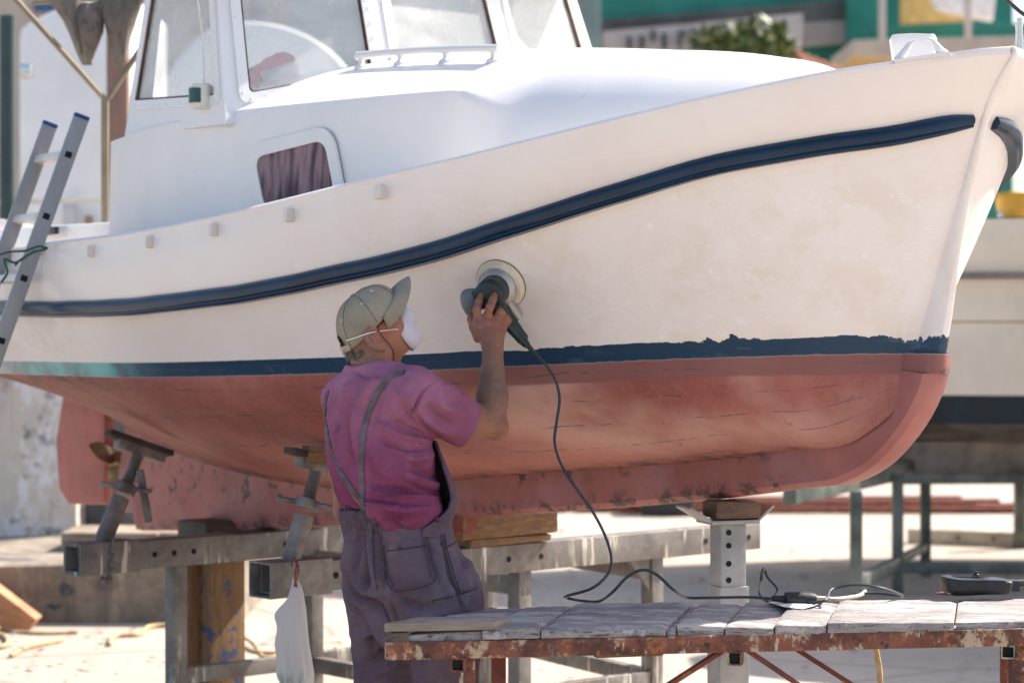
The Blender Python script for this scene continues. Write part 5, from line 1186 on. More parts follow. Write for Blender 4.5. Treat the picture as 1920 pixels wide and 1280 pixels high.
def wrinkle_field(lines, d=6.6):                   # ridges/grooves along lines drawn on the camera-facing side
    segs = []
    for (pts, amp, wd) in lines:
        q = spline([(x, y, 0) for x, y in pts], 4)[:, :2]; W = np.array([P(x, y, d) for x, y in q])[:, [0, 2]]; n = len(W)-1
        for i in range(n): segs.append((W[i], W[i+1], amp*math.sin(math.pi*(i+.7)/(n+.4))**.6, wd))
    def g(p, keep):
        out = np.zeros(len(p)); q = p[:, [0, 2]]
        acc = {}
        for (a, b, am, wd) in segs:
            ab = b-a; t = np.clip(((q-a)@ab)/(ab@ab+1e-9), 0, 1); dd = ((q-(a+t[:, None]*ab))**2).sum(1)
            v = am*np.exp(-(dd/(wd*wd))**.68); pick = np.abs(v) > np.abs(out); same = np.sign(v) == np.sign(out)
            out = np.where(same | (out == 0), np.where(pick, v, out), out+v)
        return out*keep
    return g
# ---------------------------------------------------------------- cloth / skin materials
def m_shirt():
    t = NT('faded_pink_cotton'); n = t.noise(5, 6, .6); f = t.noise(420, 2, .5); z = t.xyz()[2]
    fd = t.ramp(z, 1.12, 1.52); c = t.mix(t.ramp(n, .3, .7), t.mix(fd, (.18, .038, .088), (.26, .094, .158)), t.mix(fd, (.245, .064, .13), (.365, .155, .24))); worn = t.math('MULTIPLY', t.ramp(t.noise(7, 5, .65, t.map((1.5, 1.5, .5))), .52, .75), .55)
    c = t.mix(worn, c, (.40, .20, .29)); sp = t.ramp(t.vor(34), .07, .03); c = t.mix(t.math('MULTIPLY', sp, t.ramp(t.noise(5), .56, .62)), c, (.62, .5, .56))
    t.set('Base Color', c); t.set('Roughness', .92); t.set('Specular IOR Level', .15)
    t.bump(t.math('ADD', t.math('MULTIPLY', f, .12), t.math('MULTIPLY', t.noise(30, 5, .6, t.map((1, 1, .7)), .8), .6)), .7, .008); return t.m
def m_denim():
    t = NT('mauve_work_cotton'); n = t.noise(6, 6, .6); c = t.mix(t.ramp(n, .3, .7), (.105, .070, .092), (.155, .110, .135))
    d = t.math('MULTIPLY', t.ramp(t.noise(9, 6, .72), .52, .68), .6); c = t.mix(d, c, (.21, .16, .175)); sp = t.ramp(t.vor(30), .06, .03); c = t.mix(t.math('MULTIPLY', sp, t.ramp(t.noise(4), .52, .58)), c, (.6, .55, .56))
    t.set('Base Color', c); t.set('Roughness', .9); t.set('Specular IOR Level', .15)
    t.bump(t.math('ADD', t.math('MULTIPLY', t.noise(380, 2), .12), t.math('MULTIPLY', t.noise(24, 5, .65, dist=.8), .6)), .75, .009); return t.m
def m_skin():
    t = NT('tanned_skin'); n = t.noise(14, 6, .65); c = t.mix(t.ramp(n, .3, .7), (.27, .10, .056), (.38, .165, .10))
    c = t.mix(t.math('MULTIPLY', t.at('red'), .7), c, (.46, .15, .10)); c = t.mix(t.math('MULTIPLY', t.at('dust'), t.ramp(t.noise(60, 5, .7), .25, .7, .35, .95)), c, (.14, .098, .078))
    hr = t.math('MULTIPLY', t.at('hair'), t.ramp(t.noise(260, 4, .7), .35, .62)); c = t.mix(hr, c, (.14, .115, .10)); hl = t.math('MULTIPLY', t.at('hair'), t.ramp(t.noise(340, 3), .62, .7)); c = t.mix(hl, c, (.5, .46, .42))
    hd = t.math('MULTIPLY', t.at('dust'), t.ramp(t.noise(150, 4, .7, t.map((1, 1, .35))), .58, .66)); c = t.mix(t.math('MULTIPLY', hd, .55), c, (.07, .045, .035))
    t.set('Base Color', c); t.set('Roughness', t.ramp(t.noise(40), .3, .7, .5, .68)); t.set('Subsurface Weight', .12); t.set('Subsurface Radius', (.012, .004, .002)); t.set('Specular IOR Level', .35)
    t.bump(t.math('ADD', t.noise(190, 5, .7), t.math('MULTIPLY', t.noise(45, 4, .6), .9)), .32, .0035); return t.m
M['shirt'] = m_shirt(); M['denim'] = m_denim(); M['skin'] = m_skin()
def m_cap():
    t = NT('khaki_cap_twill'); c = t.mix(t.ramp(t.noise(9, 6, .6), .3, .7), (.235, .20, .15), (.30, .262, .205)); c = t.mix(t.math('MULTIPLY', t.ramp(t.noise(520, 2), .5, .7), .35), c, (.38, .34, .28))
    t.set('Base Color', c); t.set('Roughness', .92); t.set('Specular IOR Level', .15); t.bump(t.math('ADD', t.math('MULTIPLY', t.noise(480, 2), .2), t.noise(22, 4)), .28, .005); return t.m
M['cap'] = m_cap(); M['mask'] = plain('white_mask_felt', (.60, .575, .62), .9, 0, .04, 20, .2, 220); M['elastic'] = plain('white_elastic', (.75, .73, .72), .7)
M['strap'] = plain('grey_mauve_strap', (.12, .095, .115), .85, 0, .25, 22, .3, 120)
M['stitch'] = plain('dark_seam', (.05, .032, .048), .9, 0, .2, 60)

# ================================================================ the man
man = thing('person', 'man in pink t-shirt, mauve overalls, cap and dust mask sanding the hull', 'person', (-.27, 6.70, 0))
fm = nrm((.72, .69, 0)); rm = np.array([fm[1], -fm[0], 0]); UP = np.array([0, 0, 1.])
def stack(rows, dC, ratio=1.52, k=1.0):            # rows: (py, left px, right px); returns SDF of a tapering elliptic body
    zz, cx, aa = [], [], []
    for (y, l, r) in rows:
        d = dC; zz.append(CAMH-(y-HZ)/FPX*d); cx.append(((l+r)/2-960)/FPX*d); W = (r-l)/2/FPX*d
        aa.append(W/math.sqrt(rm[0]**2+(fm[0]/ratio)**2))
    zz, cx, aa = np.array(zz), np.array(cx), np.array(aa); fx = hermite(zz, cx); fa = hermite(zz, aa); z0, z1 = zz.min(), zz.max()
    def f(p):
        z = np.clip(p[:, 2], z0, z1); a = fa(z)*k; b = a/ratio; q = p-np.stack([fx(z), np.full(len(z), dC), p[:, 2]], 1)
        u = q@rm; v = q@fm; e = (np.abs(u/a)**2.25+np.abs(v/b)**2.25)**(1/2.25); d = (e-1)*b*1.12
        dz = np.maximum(p[:, 2]-z1, z0-p[:, 2]); return np.where(dz > 0, np.sqrt(np.maximum(d, 0)**2+dz**2), d)
    f.fx = fx; f.fa = fa; f.d = dC; f.ratio = ratio; return f
torso = stack([(696, 672, 748), (706, 648, 774), (722, 632, 790), (745, 621, 796), (775, 614, 798), (810, 610, 803), (850, 611, 810), (895, 620, 818), (935, 633, 826), (965, 643, 828), (1000, 652, 830), (1040, 652, 842)], 6.70)
pelvis = stack([(952, 638, 828), (972, 642, 832), (985, 646, 840), (1005, 648, 851), (1030, 644, 862), (1060, 643, 874), (1090, 647, 883), (1115, 656, 887), (1150, 668, 888), (1190, 676, 890)], 6.70, 1.40)
SR = P(778, 742, 6.585); EL_ = P(922, 795, 6.80); WR = P(924, 655, 6.85); SL = P(650, 748, 6.86)
# --- head frame: looking up to the right
hp, hy = R(31), R(19)
HF = np.array([math.cos(hy)*math.cos(hp), math.sin(hy)*math.cos(hp), math.sin(hp)]); HR = np.array([math.sin(hy), -math.cos(hy), 0]); HU = np.cross(HR, HF)
H0 = P(692, 633, 6.735)
def HP(f, u, r=0.): return H0+HF*f+HU*u+HR*r
HA = np.array([HF, HU, HR])
def body_sdf(p):
    k_ = .02
    d = ell(p, HP(.018, .030), (.086, .076, .073), HA)
    d = smin(d, ell(p, HP(.058, -.012), (.050, .070, .056), HA), .03)
    d = smin(d, cone(p, HP(.012, -.038, .046), HP(.076, -.064, .014), .019, .015), .03)
    d = smin(d, cone(p, HP(.012, -.038, -.046), HP(.076, -.064, -.014), .019, .015), .03)
    d = smin(d, ell(p, HP(.084, -.066), (.017, .017, .022), HA), .016)
    d = smin(d, cone(p, HP(.098, .022), HP(.116, -.018), .009, .013), .012)
    d = smin(d, cone(p, HP(.085, .034, .034), HP(.094, .036, .0), .010, .010), .012)
    d = smin(d, ell(p, HP(.066, -.012, .040), (.022, .014, .018), HA), .02)
    d = smax(d, -ell(p, HP(.094, .016, .032), (.012, .010, .014), HA), .010)
    d = smin(d, ell(p, HP(.082, .016, .031), (.012, .011, .012), HA), .003)
    nb_ = P(703, 712, 6.72)
    d = smin(d, cone(p, HP(-.012, -.02), nb_, .055, .064), .028)
    d = smin(d, cone(p, HP(.040, -.062), P(728, 700, 6.73), .022, .03), .03)
    d = smin(d, cone(p, HP(.004, -.055, .058), P(724, 694, 6.68), .012, .011), .018)     # neck tendon
    t = ell(p, HP(.0, 0), (9, 9, 9)) if False else torso(p)+.018
    d = smin(d, t, .04)
    d = smin(d, cone(p, SR, EL_, .052, .041), .03)
    d = smin(d, cone(p, EL_, EL_+(WR-EL_)*.35, .040, .043), .014); d = smin(d, cone(p, EL_+(WR-EL_)*.35, WR, .043, .0275), .018)
    d = smin(d, ell(p, EL_+np.array([.018, .005, -.018]), (.026, .026, .026)), .02)
    d = smin(d, cone(p, SL, P(646, 880, 6.93), .048, .042), .03); d = smin(d, cone(p, P(652, 955, 6.90), P(646, 880, 6.93), .038, .042), .02); d = smin(d, cone(p, P(652, 955, 6.90), P(780, 930, 7.02), .037, .028), .02); d = smin(d, ell(p, P(800, 928, 7.03), (.05, .03, .04)), .02)
    return d
def chain_(p, pts, rs, k=.006):
    d = None
    for i in range(len(pts)-1):
        c = cone(p, pts[i], pts[i+1], rs[i], rs[i+1]); d = c if d is None else smin(d, c, k)
    return d
MC = [P(896, 604, 6.887), P(913, 597, 6.892), P(930, 601, 6.902), P(943, 609, 6.912)]
def hand_sdf(p):
    d = cone(p, WR, WR+(MC[1]-WR)*.3, .0275, .027)
    for m, r in zip(MC, (.0165, .0165, .016, .0145)): d = smin(d, cone(p, WR+(m-WR)*.22, m, .021, r), .014)
    d = smin(d, ell(p, P(918, 622, 6.907), (.030, .022, .028)), .015)
    for ch, rs in (([MC[0], P(894, 580, 6.887), P(898, 565, 6.902), P(902, 554, 6.917)], (.0125, .0115, .0105, .009)),
                   ([MC[1], P(919, 575, 6.877), P(924, 562, 6.892), P(928, 552, 6.907)], (.0125, .0115, .0105, .0088)),
                   ([MC[2], P(938, 585, 6.887), P(944, 590, 6.917), P(942, 597, 6.937)], (.012, .0112, .010, .009)),
                   ([MC[3], P(949, 596, 6.902), P(953, 601, 6.927), P(950, 608, 6.942)], (.011, .0098, .009, .008)),
                   ([P(898, 632, 6.882), P(889, 612, 6.902), P(884, 598, 6.927), P(884, 588, 6.947)], (.017, .0145, .012, .0105))):
        d = smin(d, chain_(p, ch, rs), .0055)
    for q in (P(897, 612, 6.867), P(914, 606, 6.870), P(929, 609, 6.882)): d = smin(d, ell(p, q, (.008, .006, .009)), .010)
    return d
def ear_sdf(p):
    q = [(.012, .010), (.008, .026), (-.006, .035), (-.020, .029), (-.027, .012), (-.024, -.008), (-.013, -.024), (-.002, -.033)]; d = None
    pts = [HP(f, u, .077+.010*math.sin(math.pi*min(1, i/5.))) for i, (f, u) in enumerate(q)]
    d = chain_(p, pts, [.0045, .005, .0055, .006, .006, .0055, .006, .0075], .004)
    d = smin(d, ell(p, HP(-.006, .002, .073), (.019, .030, .008), HA), .007)
    d = smin(d, cone(p, HP(-.014, .022, .082), HP(-.004, -.014, .080), .0035, .0045), .006); d = smin(d, ell(p, HP(.003, -.026, .078), (.009, .010, .006), HA), .006)
    return smax(d, -ell(p, HP(.002, -.004, .086), (.008, .011, .010), HA), .004)
def skin_sdf(p):
    d = body_sdf(p); near = ln(p-P(918, 605, 6.90)) < .16
    if near.any(): d = d.copy(); d[near] = smin(d[near], hand_sdf(p[near]), .012)
    e = ln(p-HP(-.006, .002, .075)) < .07
    if e.any(): d[e] = smin(d[e], ear_sdf(p[e]), .005)
    return d
lo = P(590, 1010, 6.45); hi = P(985, 530, 7.12); lo[0] = -.60; hi[0] = .03
body, BV, bvB = sdf_obj('body', skin_sdf, (-.58, 6.47, 1.00), (.02, 7.14, 1.80), .0030, M['skin'], man, 80)
rel = BV-H0; fF, fU, fR = rel@HF, rel@HU, rel@HR
red = np.exp(-((fF+.006)**2+(fU-.002)**2)/.0009)*(fR > .06)+.8*np.exp(-(ln(BV-P(916, 615, 6.88))**2)/.004)
tt = np.clip(((BV-EL_)@(WR-EL_))/((WR-EL_)@(WR-EL_)), -.5, 1.6); arm = (BV[:, 0] > P(880, 0, 6.8)[0])
dust = arm*np.clip(1.15-np.abs(tt-.55)*1.25, 0, 1); dust = np.where(arm & (tt > 1.0), np.clip(.55-.2*(tt-1), 0, 1), dust)
hair = sstep(.012, -.012, fF)*sstep(-.060, -.030, fU-.2*fF)*sstep(.06, .04, fU)*.85
hair = np.maximum(hair, ((fF > -.005) & (fF < .028) & (fU > .0) & (fU < .05) & (np.abs(fR) > .05))*.5)
attr(body, 'red', np.clip(red, 0, 1)); attr(body, 'dust', dust); attr(body, 'hair', hair)
# ---------------------------------------------------------------- t-shirt
def Z(y, d=6.6): return CAMH-(y-HZ)/FPX*d
zl = lambda L: [(590+.281*x, 660+.281*y) for x, y in L]
SW = [(zl([(790, 590), (700, 545), (600, 505), (470, 440)]), -.0075, .010), (zl([(780, 610), (660, 575), (520, 520), (400, 450)]), .006, .013), (zl([(770, 640), (640, 650), (500, 610), (420, 560)]), -.006, .011), (zl([(790, 690), (680, 710), (560, 690)]), .005, .013),
      (zl([(345, 955), (430, 985), (560, 1010), (700, 1008), (840, 985)]), -.013, .010), (zl([(350, 1000), (460, 1040), (600, 1060), (760, 1030)]), .010, .018), (zl([(345, 880), (480, 900), (640, 930), (830, 965)]), -.008, .011), (zl([(360, 920), (520, 945), (700, 970), (830, 975)]), .008, .010),
      (zl([(600, 850), (720, 905), (850, 950)]), -.007, .009), (zl([(560, 780), (700, 840), (840, 900)]), .006, .014), (zl([(640, 760), (740, 800), (830, 850)]), -.005, .010),
      (zl([(460, 1120), (540, 1100), (660, 1090)]), -.006, .010), (zl([(470, 1050), (560, 1150), (600, 1190)]), -.006, .009),
      (zl([(245, 300), (225, 480), (240, 640), (270, 780)]), -.006, .010), (zl([(285, 340), (275, 520), (290, 700)]), .006, .012), (zl([(200, 240), (180, 420), (190, 560)]), .006, .012), (zl([(150, 330), (140, 520), (175, 680)]), -.005, .009), (zl([(120, 520), (160, 700), (230, 850), (300, 960)]), .007, .014), (zl([(105, 700), (140, 850), (200, 1010)]), -.006, .010), (zl([(160, 900), (230, 1000), (300, 1060)]), -.008, .010), (zl([(180, 1060), (240, 1085), (310, 1075)]), -.008, .009),
      (zl([(420, 150), (380, 230), (340, 330)]), .005, .014), (zl([(470, 200), (430, 330), (400, 480)]), -.004, .012), (zl([(560, 260), (660, 330), (720, 420)]), .005, .016), (zl([(600, 380), (640, 440), (700, 500)]), -.005, .010),
      (zl([(800, 195), (735, 250), (690, 330), (655, 430), (660, 540)]), -.0045, .005), (zl([(830, 230), (880, 270), (930, 300)]), -.005, .009), (zl([(790, 300), (850, 360), (960, 400)]), .005, .014), (zl([(700, 440), (760, 510), (830, 560)]), -.007, .009), (zl([(730, 420), (820, 490), (890, 540)]), .006, .012), (zl([(860, 210), (940, 280), (1010, 330)]), .004, .012), (zl([(760, 350), (830, 430), (900, 470)]), -.0045, .010),
      (zl([(270, 130), (330, 160), (450, 165)]), -.003, .006), (zl([(380, 640), (420, 760), (520, 830)]), .004, .018), (zl([(360, 700), (390, 800), (470, 880)]), -.004, .010), (zl([(420, 570), (520, 640), (600, 720)]), -.003, .010)]
swf = wrinkle_field(SW, 6.58); hem = P(876, 798, 6.735); hn = nrm((.86, .30, -.40))
bl_c = P(752, 968, 6.585)
def shirt_sdf(p):
    d = torso(p)
    d = smin(d, cone(p, P(690, 712, 6.72), SR+np.array([-.01, 0, .002]), .062, .074), .05); d = smin(d, cone(p, P(690, 716, 6.74), SL, .058, .066), .05)
    d = smin(d, cone(p, SR, hem+hn*.03, .075, .066), .035); d = smin(d, cone(p, SL, P(648, 850, 6.92), .058, .056), .035)
    d = smin(d, ell(p, bl_c, (.085, .055, .040)), .035)                       # cloth bunched over the waist
    d = smin(d, ell(p, P(775, 955, 6.60), (.060, .05, .035)), .03)
    # openings: neck, sleeve hem, lower hem
    d = smax(d, -(cone(p, P(700, 700, 6.725), HP(-.02, -.03), .069, .062)), .006)
    d = smax(d, (p-hem)@hn, .004)
    d = smax(d, -smax(cone(p, hem-hn*.05, hem+hn*.1, .054, .059), -((p-hem)@hn)-.035, .004), .003)
    h2 = P(640, 905, 6.92); d = smax(d, np.where(p[:, 1] > 6.84, (p-h2)@nrm((.0, .2, -1.)), -1), .004)
    hz = np.interp((p[:, 0]/6.6*FPX+960), [630, 650, 662, 708, 722, 745, 775, 800, 815, 835, 860], [Z(982), Z(984), Z(972), Z(972), Z(997), Z(1004), Z(999), Z(986), Z(975), Z(962), Z(950)])
    d = smax(d, hz-p[:, 2], .012)
    return d
def shirt_disp(V, N):
    keep = sstep(.35, -.25, N[:, 1])*sstep(6.86, 6.74, V[:, 1]); edge = sstep(0, .03, np.abs((V-hem)@hn))
    q = V.copy(); a = q[:, 0]*.75+q[:, 2]*.66; b = -q[:, 0]*.66+q[:, 2]*.75; st = np.stack([a*.55, q[:, 1]*.8, b*1.5], 1)
    return 3.1*swf(V, keep)*(.3+.7*edge)+(.0040*folds(st, 15)+.0024*folds(st+5, 36))*(.3+.7*edge)
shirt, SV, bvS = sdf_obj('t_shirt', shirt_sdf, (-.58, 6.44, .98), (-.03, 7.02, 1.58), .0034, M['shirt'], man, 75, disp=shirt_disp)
m = MB(); th = []                                    # ribbed collar
for a in np.linspace(0, 2*math.pi, 41): pass
cax = nrm(HP(-.02, -.03)-P(700, 700, 6.725)); cu_ = nrm(np.cross(cax, (0, 1, 0))); cv_ = np.cross(cax, cu_); cc = P(701, 698, 6.725)-cax*.000
m.tube([cc+cu_*.0715*math.cos(a)+cv_*.0715*math.sin(a)+cax*(.006+.012*math.sin(a)*-.3) for a in np.linspace(0, 2*math.pi, 41)], .0075, 8, False); m.build('collar', M['shirt'], shirt, smooth=70)
# ---------------------------------------------------------------- overalls
PWL = [([(672, 985), (668, 1030), (655, 1085)], -.008, .009), ([(683, 985), (684, 1040), (690, 1100), (725, 1165)], -.011, .010), ([(694, 985), (702, 1050), (712, 1110)], .008, .010), ([(706, 990), (716, 1060), (722, 1130)], -.008, .009), ([(660, 995), (648, 1050), (642, 1085)], .006, .010),
       ([(640, 1085), (668, 1118), (700, 1128), (735, 1180)], -.013, .013), ([(655, 1120), (690, 1150), (720, 1195), (735, 1225)], .010, .016), ([(672, 1140), (690, 1180), (694, 1230)], -.008, .010), ([(660, 1090), (690, 1110), (720, 1112)], .007, .012), ([(735, 1130), (738, 1170), (760, 1210)], -.010, .010), ([(745, 1110), (780, 1130), (830, 1135)], -.006, .010), ([(750, 1140), (800, 1150), (850, 1140)], .006, .012),
       ([(690, 1250), (720, 1230), (745, 1200)], -.008, .010), ([(700, 1275), (730, 1260), (758, 1235)], .007, .012), ([(862, 1010), (872, 1060), (876, 1100)], -.005, .010), ([(800, 1000), (815, 1060), (840, 1120)], -.004, .009), ([(835, 1030), (846, 1080), (870, 1115)], -.004, .006), ([(860, 1110), (880, 1104), (893, 1100)], -.006, .006), ([(880, 1060), (868, 1085), (885, 1110)], .005, .012)]
pwf = wrinkle_field(PWL, 6.58)
HRt = P(832, 1120, 6.63); HLt = P(715, 1125, 6.78)
def pants_body(p):
    d = pelvis(p)
    rl = cone(p, HRt, (HRt[0]+.012, 6.63, .50), .098, .086); rl = smin(rl, cone(p, (HRt[0]+.012, 6.63, .50), (HRt[0]+.02, 6.62, .10), .086, .082), .05)
    ll = cone(p, HLt, (HLt[0]+.012, 6.80, .50), .094, .084); ll = smin(ll, cone(p, (HLt[0]+.012, 6.80, .50), (HLt[0]-.0, 6.81, .10), .084, .08), .05)
    d = smin(d, smin(rl, ll, .02), .06)
    d = smin(d, ell(p, P(795, 1085, 6.60), (.085, .055, .075)), .05); d = smin(d, ell(p, P(690, 1085, 6.68), (.06, .05, .07)), .05)
    return d
def pants_sdf(p):
    d = pants_body(p)
    wl = np.interp((p[:, 0]/6.6*FPX+960), [640, 660, 690, 715, 740, 800, 815, 850], [Z(964), Z(958), Z(956), Z(962), Z(985), Z(985), Z(972), Z(955)])
    d = smax(d, p[:, 2]-wl, .008); return smax(d, .09-p[:, 2], .006)
def pants_disp(q, N):
    keep = sstep(.4, -.2, N[:, 1])*sstep(6.84, 6.70, q[:, 1]); top = sstep(Z(1040), Z(985), q[:, 2])
    ang = q[:, 0]-q[:, 1]*.4; ple = top*.0075*np.sin(ang*430+2.*np.sin(q[:, 2]*60))*sstep(P(735, 0, 6.6)[0], P(715, 0, 6.6)[0], q[:, 0])
    st = np.stack([q[:, 0]*1.1, q[:, 1], q[:, 2]*.75], 1); return 2.9*pwf(q, keep)+ple+.0060*folds(st, 11)+.0030*folds(st+3, 27)
pants, PV, bvP = sdf_obj('overalls', pants_sdf, (-.58, 6.42, .06), (-.02, 7.0, 1.12), .0046, M['denim'], man, 75, disp=pants_disp)
# bib side panel standing off the shirt
def bib_sdf(p):
    y = HZ+(CAMH-p[:, 2])*FPX/6.62; off = np.interp(y, [825, 870, 905, 935, 960, 985, 1010], [.010, .022, .032, .032, .022, .006, -.006])
    base = smin(torso(p), pants_body(p), .02); d = np.abs(base-off)-.0042
    z = np.clip(p[:, 2], 0, 3); q = p-np.stack([torso.fx(z), np.full(len(z), torso.d), p[:, 2]], 1); v = q@fm; u = q@rm
    ve = np.interp(y, [825, 850, 880, 930, 950, 965, 985, 1020, 1050], [.085, .070, .058, .050, .035, .006, -.040, -.052, -.052])
    d = smax(d, ve-v, .003); d = smax(d, np.abs(y-935)*(6.62/FPX)-(108+.0)*(6.62/FPX), .004); return d
bib, _, bvI = sdf_obj('bib', bib_sdf, (-.50, 6.44, 1.02), (-.02, 7.0, 1.30), .0034, M['denim'], pants, 75)
for (x, y) in ((820, 974), (830, 1021)):
    h = march([bvI, bvP], x, y)
    if h is not None: m = MB(); m.lathe(h-np.array([0, -.002, 0]), (.35, -.93, 0), [(0, .0075), (.004, .0075), (.006, .004)], 12); m.build('button', M['stitch'], pants)
# straps
ribbon([bvS, bvP], zl([(336, 1110), (335, 1085), (322, 1000), (318, 900), (314, 800), (314, 700), (320, 600), (332, 500), (362, 400), (400, 310), (445, 235), (505, 172), (560, 142), (600, 136)]), .0185, .0022, 'strap', M['strap'], pants, .0015)
ribbon([bvS, bvP], zl([(334, 1020), (330, 1000), (285, 955), (232, 890), (172, 800), (132, 700), (100, 600), (82, 500), (74, 420), (72, 350), (80, 300), (96, 258)]), .0165, .0022, 'strap', M['strap'], pants, .0015)
# back pocket, side pocket, seams, draped on the cloth
p0 = bvP
def patch(poly, name, par, mat, lift=.004, n=14):
    A, B, C_, D_ = [np.array(q, float) for q in poly]; G = []
    for v in np.linspace(0, 1, n):
        row = []
        for u in np.linspace(0, 1, n):
            q = (A*(1-u)+B*u)*(1-v)+(D_*(1-u)+C_*u)*v; e = .2 if (u in (0, 1) or v in (0, 1)) else 1; h = march(p0, *q); row.append(h+np.array([.0, -lift*e, 0]) if h is not None else G[-1][len(row)])
        G.append(row)
    G = np.array(G)
    for _ in range(2): G[1:-1, 1:-1] = (G[1:-1, 1:-1]*2+G[:-2, 1:-1]+G[2:, 1:-1]+G[1:-1, :-2]+G[1:-1, 2:])/6
    m = MB(); m.grid(G); return m.build(name, mat, par, smooth=60)
pk = patch([(718, 1019), (797, 1008), (815, 1090), (735, 1106)], 'back_pocket', pants, M['denim'], .0065)
def seam(pts, name='seam', w=.0028, lift=.0055): return ribbon(p0, pts, w, .0012, name, M['stitch'], pants, lift, 4)
seam([(719, 1020), (721, 1050), (728, 1085), (737, 1104)], lift=.008); seam([(797, 1010), (803, 1040), (812, 1075), (813, 1090), (800, 1098), (765, 1105), (740, 1106)], lift=.008); seam([(719, 1034), (760, 1030), (800, 1023)], lift=.009); seam([(724, 1022), (727, 1060), (740, 1098)], lift=.0085); seam([(792, 1012), (800, 1050), (807, 1082)], lift=.0085)
seam([(822, 985), (832, 1030), (845, 1075), (856, 1110), (866, 1135)], lift=.003); seam([(828, 985), (838, 1030), (851, 1075), (862, 1110)], lift=.003); seam([(833, 1027), (850, 1019), (868, 1005)], lift=.003); seam([(856, 1113), (875, 1108), (893, 1104)], lift=.003); seam([(810, 1125), (830, 1121), (850, 1117)], lift=.003); seam([(699, 990), (700, 1040), (706, 1100), (730, 1165)], lift=.002)
h = march(p0, 750, 1027)
if h is not None: m = MB(); m.lathe(h-np.array([0, .004, 0]), (.1, -1, 0), [(0, .006), (.004, .006), (.006, .003)], 10); m.build('button', M['stitch'], pants)
# boots
for (x, y) in ((HRt[0]+.02, 6.62), (HLt[0], 6.81)):
    def boot(p, x=x, y=y):
        c = np.array([x, y, 0]); d = cone(p, c+np.array([0, 0, .055])-fm*.03, c+fm*.15+np.array([0, 0, .04]), .055, .042); d = smin(d, cone(p, c+np.array([0, 0, .05]), c+np.array([0, 0, .16]), .055, .058), .03); return smax(d, .002-p[:, 2], .004)
    sdf_obj('boot', boot, (x-.14, y-.14, 0), (x+.24, y+.24, .22), .008, plain('brown_boot_leather', (.07, .045, .03), .6), man, 60)
# ---------------------------------------------------------------- cap
CC = (.020, .046)
def dome(phi, th, g=0.):                             # phi around (0 = forehead), th 0 base .. 90 deg crown
    cf, sf = math.cos(phi), math.sin(phi); a = .104 if cf > 0 else .100; r_ = math.cos(th)**.74; up_ = math.sin(th)
    f = CC[0]+a*cf*r_; r = .091*sf*r_; base_u = .026+.30*f+.010*max(0, cf)**3; u = base_u+(CC[1]+.078-base_u+.010*cf*math.sin(2*th))*up_
    return HP(f*(1+g), u+g*.1, r*(1+g))
G = []
phs = np.linspace(0, 2*math.pi, 97)[:-1]
for th in np.linspace(0, math.pi/2*.985, 26):
    row = []
    for ph in phs:
        k = abs((ph/(math.pi/3)+.5) % 1-.5)*60; s_ = -.010*math.exp(-(k/1.6)**2)+.006*math.sin(ph*5+th*4)*math.sin(2*th)*.6
        back = abs(((ph-math.pi+math.pi) % (2*math.pi))-math.pi); lift_ = 0
        t2 = th
        if back < .42 and th < .5: t2 = max(th, .46*math.sqrt(max(0, 1-(back/.42)**2)))     # arch over the adjuster strap
        row.append(dome(ph, t2, s_))
    G.append(row)
m = MB(); m.grid(G, closed=True); m.add(G[-1], [tuple(range(96))]); bvC = BVHTree.FromPolygons(np.vstack(m.V).tolist(), [f for f in m.F]); cap = m.build('cap', M['cap'], man, smooth=50); s_ = cap.modifiers.new('t', 'SOLIDIFY'); s_.thickness = .003; s_.offset = -1
m = MB(); G = []
for ph in np.linspace(-1.36, 1.36, 41):
    b = dome(ph, .02); k = math.cos(ph/1.36*math.pi/2); row = []
    for q in np.linspace(0, 1, 14):
        ext = .064*k**.30*q; rr = math.sin(ph)
        row.append(b+HF*ext*.97+HU*(ext*.15-.040*q*rr*rr+.005*math.sin(q*3.1))-HR*(rr*.006*q)+HU*.003)
    G.append(row)
m.grid(G); br = m.build('brim', M['cap'], cap, smooth=60); s_ = br.modifiers.new('t', 'SOLIDIFY'); s_.thickness = .0045; s_.offset = 0
m = MB(); bt_ = dome(0, math.pi/2*.985); bt_ = HP(CC[0], CC[1]+.0775); m.lathe(bt_, HU, [(0, .0075), (.003, .0075), (.005, .004)], 12); m.build('cap_button', M['cap'], cap)
M['eyelet'] = plain('pale_thread_eyelet', (.55, .53, .48), .8)
for (ph, th) in ((math.pi*.30, .95), (math.pi*.52, .86), (math.pi*.86, .80)):
    ph = -ph if False else ph; c = dome(ph, th, .006); c2 = dome(ph, th, .05); n_ = nrm(c2-c); u_ = nrm(np.cross(n_, HF)); v_ = np.cross(n_, u_); m = MB()
    m.tube([c+(u_*math.cos(a)+v_*math.sin(a))*.0042 for a in np.linspace(0, 2*math.pi, 13)], .0012, 6, False); m.build('eyelet', M['eyelet'], cap)
m = MB(); G = []
for ph in np.linspace(math.pi-.46, math.pi+.46, 15): a = dome(ph, .0, .012); G.append([a-HU*.002, a+HU*.016+HF*.002])
m.grid(G); st_ = m.build('adjuster_strap', plain('tan_strap', (.42, .33, .24), .8), cap, smooth=60); s_ = st_.modifiers.new('t', 'SOLIDIFY'); s_.thickness = .003
M['capseam'] = plain('cap_seam_thread', (.13, .11, .08), .9)
for k_ in range(6):
    m = MB(); m.tube([dome(math.pi/6+k_*math.pi/3, th_, .004) for th_ in np.linspace(.05, 1.5, 16)], .0010, 5); m.build('cap_seam', M['capseam'], cap)
m = MB(); m.tube([dome(ph_, .015, .012) for ph_ in np.linspace(-1.4, 1.4, 24)], .0016, 5); m.build('cap_seam', M['capseam'], cap)
